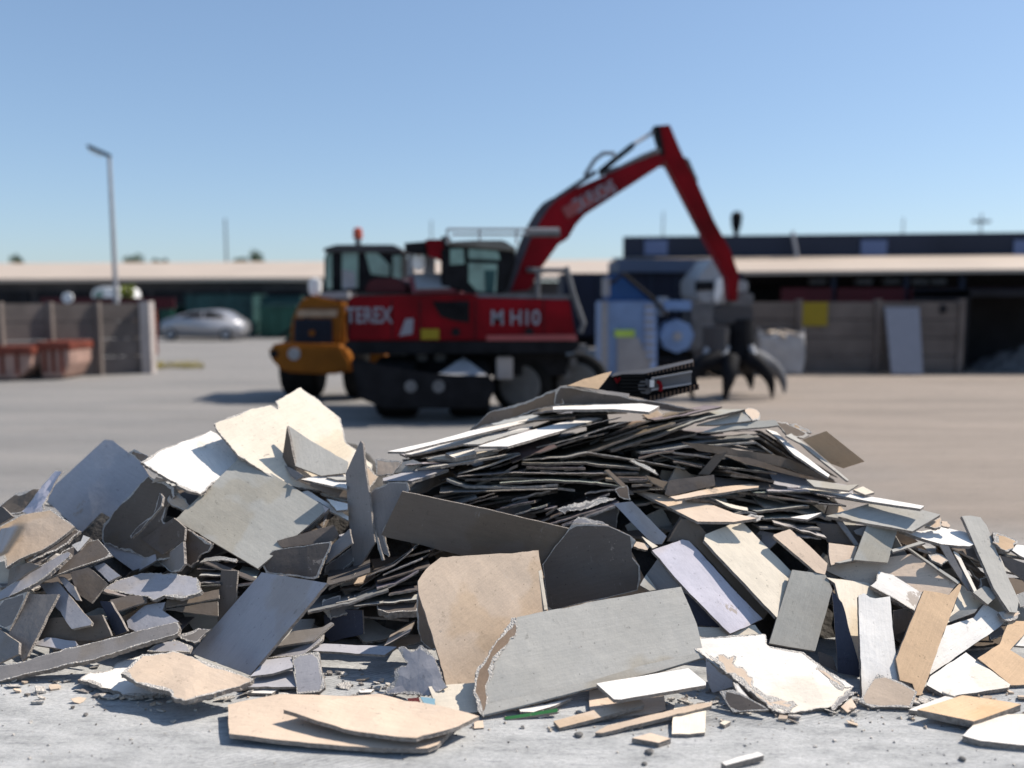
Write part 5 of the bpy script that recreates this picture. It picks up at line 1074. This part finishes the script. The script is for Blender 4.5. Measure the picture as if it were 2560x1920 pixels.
def board(loop3, n, thk, torn, warp, col, name, label, group, rnd, M=None):
    """loop3: 3-D outline on the board's front plane; makes one solid board with two paper faces and a gypsum edge"""
    ax = max(((loop3[(i + 1) % len(loop3)] - loop3[i]) for i in range(len(loop3))), key=lambda d: d.length).normalized()
    ax = (ax - n * ax.dot(n)).normalized(); ay = n.cross(ax)
    c = sum(loop3, Vector()) / len(loop3)
    l2 = [((q - c).dot(ax), (q - c).dot(ay)) for q in loop3]
    size = max(max(abs(a), abs(b)) for a, b in l2)
    o2 = outline(l2, torn, rnd)
    inn = inset(o2, torn, rnd.uniform(0, 99)) if torn > .0038 and len(o2) > 12 and M is None and size > .05 else None
    if inn: inn = [q for q in inn if inside(q, o2)]
    if inn and len(inn) < 8: inn = None
    v2, fs, _ = cdt(o2, max(.05, size / 9) if size > .1 and warp > 0 else None, inn)
    sd_ = rnd.uniform(0, 500); wa = warp * min(1, size * 1.6)
    def zz(x, y): return noise.noise(Vector((x * 2.1 / max(size, .2), y * 2.1 / max(size, .2), sd_))) * wa * 1.6 + noise.noise(Vector((x * 9, y * 9, sd_ + 7))) * wa * .35
    bm = bmesh.new(); top = [bm.verts.new((x, y, zz(x, y))) for x, y in v2]
    bt = min(torn, .012)
    bot = [bm.verts.new((x, y, zz(x, y) - thk)) for x, y in v2]
    tf, bf = [], []
    for f in fs:
        if len(set(f)) < 3: continue
        try: a = bm.faces.new([top[i] for i in f]); b = bm.faces.new([bot[i] for i in reversed(f)]); b.material_index = 2
        except ValueError: continue
        if inn:
            cc_ = (sum(v2[i][0] for i in f) / len(f), sum(v2[i][1] for i in f) / len(f))
            if not inside(cc_, inn): a.material_index = 3
    bm.edges.ensure_lookup_table(); bnd = [e for e in bm.edges if len(e.link_faces) == 1]
    idx = {v: i for i, v in enumerate(top)}; mid = {}
    for e in bnd:
        a, b = e.verts
        if a in idx and b in idx:
            for v in (a, b):
                if v not in mid:
                    i = idx[v]; j = rnd.uniform(-1, .3) * min(.003, thk * .2) * (2.0 if torn > .004 else 1)
                    d = Vector((v.co.x, v.co.y, 0)); d = d.normalized() if d.length > 1e-6 else Vector((1, 0, 0))
                    mid[v] = bm.verts.new(v.co + d * j + Vector((0, 0, -thk * rnd.uniform(.35, .65))))
    for e in bnd:
        a, b = e.verts
        if a in idx and b in idx:
            l = e.link_loops[0]; a, b = l.vert, l.link_loop_next.vert
            f1 = bm.faces.new((b, a, mid[a], mid[b])); f2 = bm.faces.new((mid[b], mid[a], bot[idx[a]], bot[idx[b]]))
            f1.material_index = f2.material_index = 1
    bmesh.ops.recalc_face_normals(bm, faces=bm.faces)
    if torn > .004 and bt:
        for v in mid: bot_v = bot[idx[v]]; bot_v.co += Vector((rnd.uniform(-1, 1), rnd.uniform(-1, 1), 0)) * bt * .35
    me = bpy.data.meshes.new(name); bm.to_mesh(me); bm.free()
    for m in (M or M_PAPER, M_CORE, M_BACK, M_GYP): me.materials.append(m)
    o = bpy.data.objects.new(name, me); COL.objects.link(o)
    o.matrix_world = Matrix((ax, ay, n)).transposed().to_4x4(); o.location = c
    v_ = rnd.uniform(.92, 1.05); o.color = (*[min(.9, q * v_) for q in col], 1)
    return tag(o, label, "board", group)
rnd = random.Random(11); OBJ = {}; PARTS = []
for p in PIECES:
    col = KOL[p['col']] if isinstance(p['col'], str) else p['col']
    if p['kind'] == 'P':
        n = p['n']; loop = []
        for x, y in p['pts']:
            r = ray(x, y); loop.append(CAMP + r * (p['D'] / min(n.dot(r), -1e-3)))
        # keep counter clockwise seen from the front
        ar = sum((loop[i].cross(loop[(i + 1) % len(loop)]) for i in range(len(loop))), Vector())
        if ar.dot(n) < 0: loop.reverse()
        o = board(loop, n, p['thk'], p['torn'], p['warp'], col, p['name'], p['label'], p['group'], rnd)
    else:
        F = [CAMP + ray(x, y) * t for (x, y), t in zip(p['pts'], p['tt'])]
        if F[0].x > F[-1].x: F.reverse()
        # sheet on edge: front edge follows the picture, the sheet runs back into the heap
        Ft = []
        for i in range(len(F) - 1):
            m = max(2, int((F[i + 1] - F[i]).length / .03))
            for k in range(m): Ft.append(F[i].lerp(F[i + 1], k / m))
        Ft.append(F[-1]); sd_ = rnd.uniform(0, 99); bk = Vector((rnd.uniform(-.25, .25), 1, math.tan(R(p['tilt'] + rnd.uniform(-3, 3))))).normalized() * p['L'] * rnd.uniform(.6, 1.1)
        c = sum(Ft, Vector()) / len(Ft); bm = bmesh.new(); rows = []
        for i, q in enumerate(Ft):
            s = i * .03; j = noise.noise(Vector((s * 22, sd_, 0))) * p['torn'] * 2.5 + noise.noise(Vector((s * 90, sd_, 0))) * p['torn']
            q = q - c + Vector((0, j * 2, j * .5 + .007 * noise.noise(Vector((s * 3, sd_, 2))))); th = p['thk'] * (1 + .15 * noise.noise(Vector((s * 30, sd_, 4))))
            rows.append([bm.verts.new(q), bm.verts.new(q + Vector((0, -.002 + .003 * noise.noise(Vector((s * 60, sd_, 8))), -th * .5))), bm.verts.new(q + Vector((0, 0, -th))), bm.verts.new(q + bk + Vector((0, 0, -th))), bm.verts.new(q + bk)])
        for a, b in zip(rows, rows[1:]):
            for k, mi in ((0, 1), (1, 1), (2, 2), (3, 1), (4, 0)):
                f = bm.faces.new((a[k], a[(k + 1) % 5], b[(k + 1) % 5], b[k])); f.material_index = mi
        for rw in (rows[0], rows[-1]): bm.faces.new(rw).material_index = 1
        bmesh.ops.recalc_face_normals(bm, faces=bm.faces)
        me = bpy.data.meshes.new(p['name']); bm.to_mesh(me); bm.free()
        for m in (M_PAPER, M_BACK if p['col'] in ('brown', 'kraft') else rnd.choice((M_SHADED_CORE, M_SHADED_CORE, M_CORE)), M_BACK): me.materials.append(m)
        o = bpy.data.objects.new(p['name'], me); COL.objects.link(o); o.location = c
        o.color = (*[min(.9, q * rnd.uniform(.9, 1.05)) for q in col], 1); tag(o, p['label'], "board", p['group'])
    OBJ[p['label']] = o
    if p['label'].startswith('PART|'): PARTS.append((o, p['label'].split('|')))
bpy.context.view_layer.update()
for o, (_, par, nm) in PARTS:
    bo = next(q for l, q in OBJ.items() if l.startswith(par)); mw = o.matrix_world.copy()
    o.name = nm; o.parent = bo; o.matrix_parent_inverse = bo.matrix_world.inverted(); o.matrix_world = mw
    for k in ("label", "category"): del o[k]
# ---- loose filler boards deeper in the heap, seen only in the gaps
zones = [("jumbled board end in the dark gaps of the left half of the heap", (0, 780, 1020, 1440), "filler boards left"), ("jumbled board end in the dark gaps of the middle of the heap", (700, 1500, 900, 1420), "filler boards centre"),
         ("jumbled board end in the dark gaps of the right half of the heap", (1400, 2212, 950, 1480), "filler boards right")]
nf = 0; rnd = random.Random(23); FILL = [o for o in bpy.data.objects if o.get('group') == gh]
while nf < 150:
    lbl, (xa, xb, ya, yb_), grp = zones[nf % 3]
    px, py = rnd.uniform(xa, xb), rnd.uniform(ya, yb_)
    if py < crest(px) + 30: continue
    flat = rnd.random() < .65
    n = normal(rnd.uniform(68, 88), rnd.uniform(-60, 60)) if flat else normal(rnd.uniform(15, 50), rnd.uniform(-60, 50))
    t = prior_t(px, py) + rnd.uniform(.12, .38); c = CAMP + ray(px, py) * t
    if c.z < .03: continue
    u = n.orthogonal().normalized(); u = Matrix.Rotation(rnd.uniform(0, 3.14), 3, n) @ u; v = n.cross(u)
    a, b = rnd.uniform(.12, .34), rnd.uniform(.05, .16)
    loop = [c + u * a * sx + v * b * sy for sx, sy in ((-1, -1), (1, -1), (rnd.uniform(.7, 1), 1), (-rnd.uniform(.7, 1), 1))]
    pr = [proj(q) for q in loop]
    if any(y_ < crest(x_) + 14 for x_, y_, _ in pr) or any(q.z < .0 for q in loop): continue
    msk = inpoly([(x_, y_) for x_, y_, _ in pr])
    if msk.any():
        zb = ZB[msk]; k = (float(np.percentile(zb, 92)) + .02) / min(q[2] for q in pr)
        if k > 1.0:
            k = min(k, 1.12); loop = [CAMP + (q - CAMP) * k for q in loop]
            if any(q.z < -.02 for q in loop): continue
    FILL.append(board(loop, n, .014, rnd.choice((.0015, .0015, .006)), .004, KOL[rnd.choice(["mid", "lgrey", "dgrey", "blue", "kraft", "tan", "lgrey"])], "plasterboard_piece", lbl, grp, rnd))
    nf += 1
# the small crammed pieces are past counting: one object
bm = bmesh.new(); cl = bm.loops.layers.float_color.new("tint"); mats = [M_PAPER_MIX, M_CORE, M_BACK, M_GYP, M_SHADED_CORE]
bpy.context.view_layer.update()
for o in FILL:
    mw = o.matrix_world; vs = [bm.verts.new(mw @ v.co) for v in o.data.vertices]; om = [m.name for m in o.data.materials]
    for f in o.data.polygons:
        try: nf_ = bm.faces.new([vs[i] for i in f.vertices])
        except ValueError: continue
        nm = om[f.material_index] if f.material_index < len(om) else "gypsum_core"
        nf_.material_index = {"board_paper": 0, "gypsum_core": 1, "backing_paper": 2, "exposed_gypsum": 3, "shaded_core": 4}[nm]
        for l in nf_.loops: l[cl] = tuple(o.color)
for o in FILL: bpy.data.objects.remove(o)
me = bpy.data.meshes.new("crammed_board_fragments"); bm.to_mesh(me); bm.free()
for m in mats: me.materials.append(m)
cf = bpy.data.objects.new("crammed_board_fragments", me); COL.objects.link(cf); tag(cf, kind="stuff")
# ---- core of the heap, coloured near-black for the shade in the gaps
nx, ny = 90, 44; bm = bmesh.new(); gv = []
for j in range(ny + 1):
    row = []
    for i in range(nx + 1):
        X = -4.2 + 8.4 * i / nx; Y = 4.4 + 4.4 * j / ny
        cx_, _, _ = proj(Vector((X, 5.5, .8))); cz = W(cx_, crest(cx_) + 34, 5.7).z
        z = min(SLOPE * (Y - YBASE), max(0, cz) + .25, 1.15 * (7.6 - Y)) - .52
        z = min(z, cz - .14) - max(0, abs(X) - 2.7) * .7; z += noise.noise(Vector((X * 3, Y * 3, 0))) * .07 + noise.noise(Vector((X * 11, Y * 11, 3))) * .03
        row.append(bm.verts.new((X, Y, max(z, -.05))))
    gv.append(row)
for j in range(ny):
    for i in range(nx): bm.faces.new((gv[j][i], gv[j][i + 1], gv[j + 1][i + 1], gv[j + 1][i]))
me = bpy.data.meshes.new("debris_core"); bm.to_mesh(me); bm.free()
me.materials.append(mat("gap_shade_debris", (.06, .055, .05), .95, var=.5, scale=8, bump=.8, bscale=30))
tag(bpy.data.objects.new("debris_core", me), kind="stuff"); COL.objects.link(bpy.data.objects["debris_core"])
# ---- crumbs of gypsum and grit on the ground and on the heap foot
def crumbs(name, n, xr, yr, s0, s1, m, kind="stuff", zf=None):
    bm = bmesh.new(); rr = random.Random(name)
    for k in range(n):
        px, py = rr.uniform(*xr), rr.uniform(*yr); p = gz(px, py); s = rr.uniform(s0, s1) * rr.random() ** 1.2 + .0025
        g = bmesh.ops.create_cube(bm, size=1)["verts"]
        mt = Matrix.Translation(p + Vector((0, 0, s * .3))) @ Matrix.Rotation(rr.uniform(0, 6), 4, Vector((rr.random(), rr.random(), 1))) @ Matrix.Diagonal((s, s * rr.uniform(.5, 1), s * rr.uniform(.3, .8), 1))
        bmesh.ops.transform(bm, matrix=mt, verts=g)
        for v in g: v.co += Vector((rr.uniform(-1, 1), rr.uniform(-1, 1), rr.uniform(-1, 1))) * s * .16
    me = bpy.data.meshes.new(name); bm.to_mesh(me); bm.free(); me.materials.append(m)
    o = bpy.data.objects.new(name, me); COL.objects.link(o); tag(o, kind=kind); return o
crumbs("gypsum_crumbs", 240, (0, 2212), (1470, 1655), .003, .012, M_GYP)
crumbs("grit", 60, (0, 2212), (1480, 1655), .002, .007, mat("dark_grit", (.09, .085, .08), .9))
crumbs("heap_foot_crumbs", 200, (850, 2212), (1500, 1580), .005, .02, mat("tan_crumbs", (.5, .42, .34), .9))
def stone(px, py, s, lbl):
    p = gz(px, py); b_ = MB(); g = bmesh.ops.create_icosphere(b_.bm, subdivisions=2, radius=s)["verts"]
    for v in g: v.co *= 1 + .45 * noise.noise(v.co * 40 + p); v.co.z = v.co.z * .6 + s * .4; v.co += p
    tag(b_.build("stone", mat("stone", (.16, .15, .14), .9), None), lbl, "stone")
stone(1250, 1590, .020, "dark pebble left of the small tan tile"); stone(1403, 1627, .020, "grey pebble in front of the small tan tile")
stone(185, 1546, .012, "small dark pebble alone at the lower left"); stone(1392, 1652, .012, "flat dark pebble at the bottom edge near the centre")
stone(2078, 1642, .016, "small dark pebble left of the white board at lower right"); stone(1795, 1545, .014, "dark pebble right below the big creamy board")

# ---- flat splinters of board swept along the foot of the heap
FOOT = [(0, 1480), (180, 1500), (420, 1515), (560, 1500), (820, 1495), (1060, 1530), (1300, 1530), (1500, 1520), (1700, 1545), (1950, 1520), (2212, 1500)]
def foot(px):
    for (a, b), (c, d) in zip(FOOT, FOOT[1:]):
        if a <= px <= c: return b + (d - b) * (px - a) / (c - a)
    return 1500
def shards(name, n, m, s0, s1, seed):
    bm = bmesh.new(); rr = random.Random(seed)
    for k in range(n):
        px = rr.uniform(0, 2212); py = foot(px) + rr.gauss(-8, 22); p = gz(px, py); s = s0 + (s1 - s0) * rr.random() ** 2.2
        a0 = rr.uniform(0, 6.28); nn = rr.randint(4, 6); th = rr.uniform(.002, .012)
        q = [Vector((math.cos(a0 + i * 6.283 / nn) * s * rr.uniform(.5, 1.2), math.sin(a0 + i * 6.283 / nn) * s * rr.uniform(.3, .8), 0)) for i in range(nn)]
        rot = Matrix.Rotation(rr.uniform(-.35, .35), 3, 'X') @ Matrix.Rotation(rr.uniform(-.35, .35), 3, 'Y')
        q = [rot @ v for v in q]; lo = min(v.z for v in q); up = Vector((0, 0, th))
        t_ = [bm.verts.new(p + v - Vector((0, 0, lo - .001)) + up) for v in q]; b_ = [bm.verts.new(v.co - up) for v in t_]
        bm.faces.new(t_); bm.faces.new(b_[::-1])
        for i in range(nn): bm.faces.new((t_[i], b_[i], b_[(i + 1) % nn], t_[(i + 1) % nn]))
    bmesh.ops.recalc_face_normals(bm, faces=bm.faces)
    me = bpy.data.meshes.new(name); bm.to_mesh(me); bm.free(); me.materials.append(m)
    o = bpy.data.objects.new(name, me); COL.objects.link(o); tag(o, kind="stuff")
shards("plaster_splinters", 230, M_GYP, .006, .05, 1)
shards("tan_paper_splinters", 110, mat("tan_paper", (.52, .41, .31), .9), .006, .045, 2)
shards("grey_splinters", 110, M_CORE, .006, .04, 3)
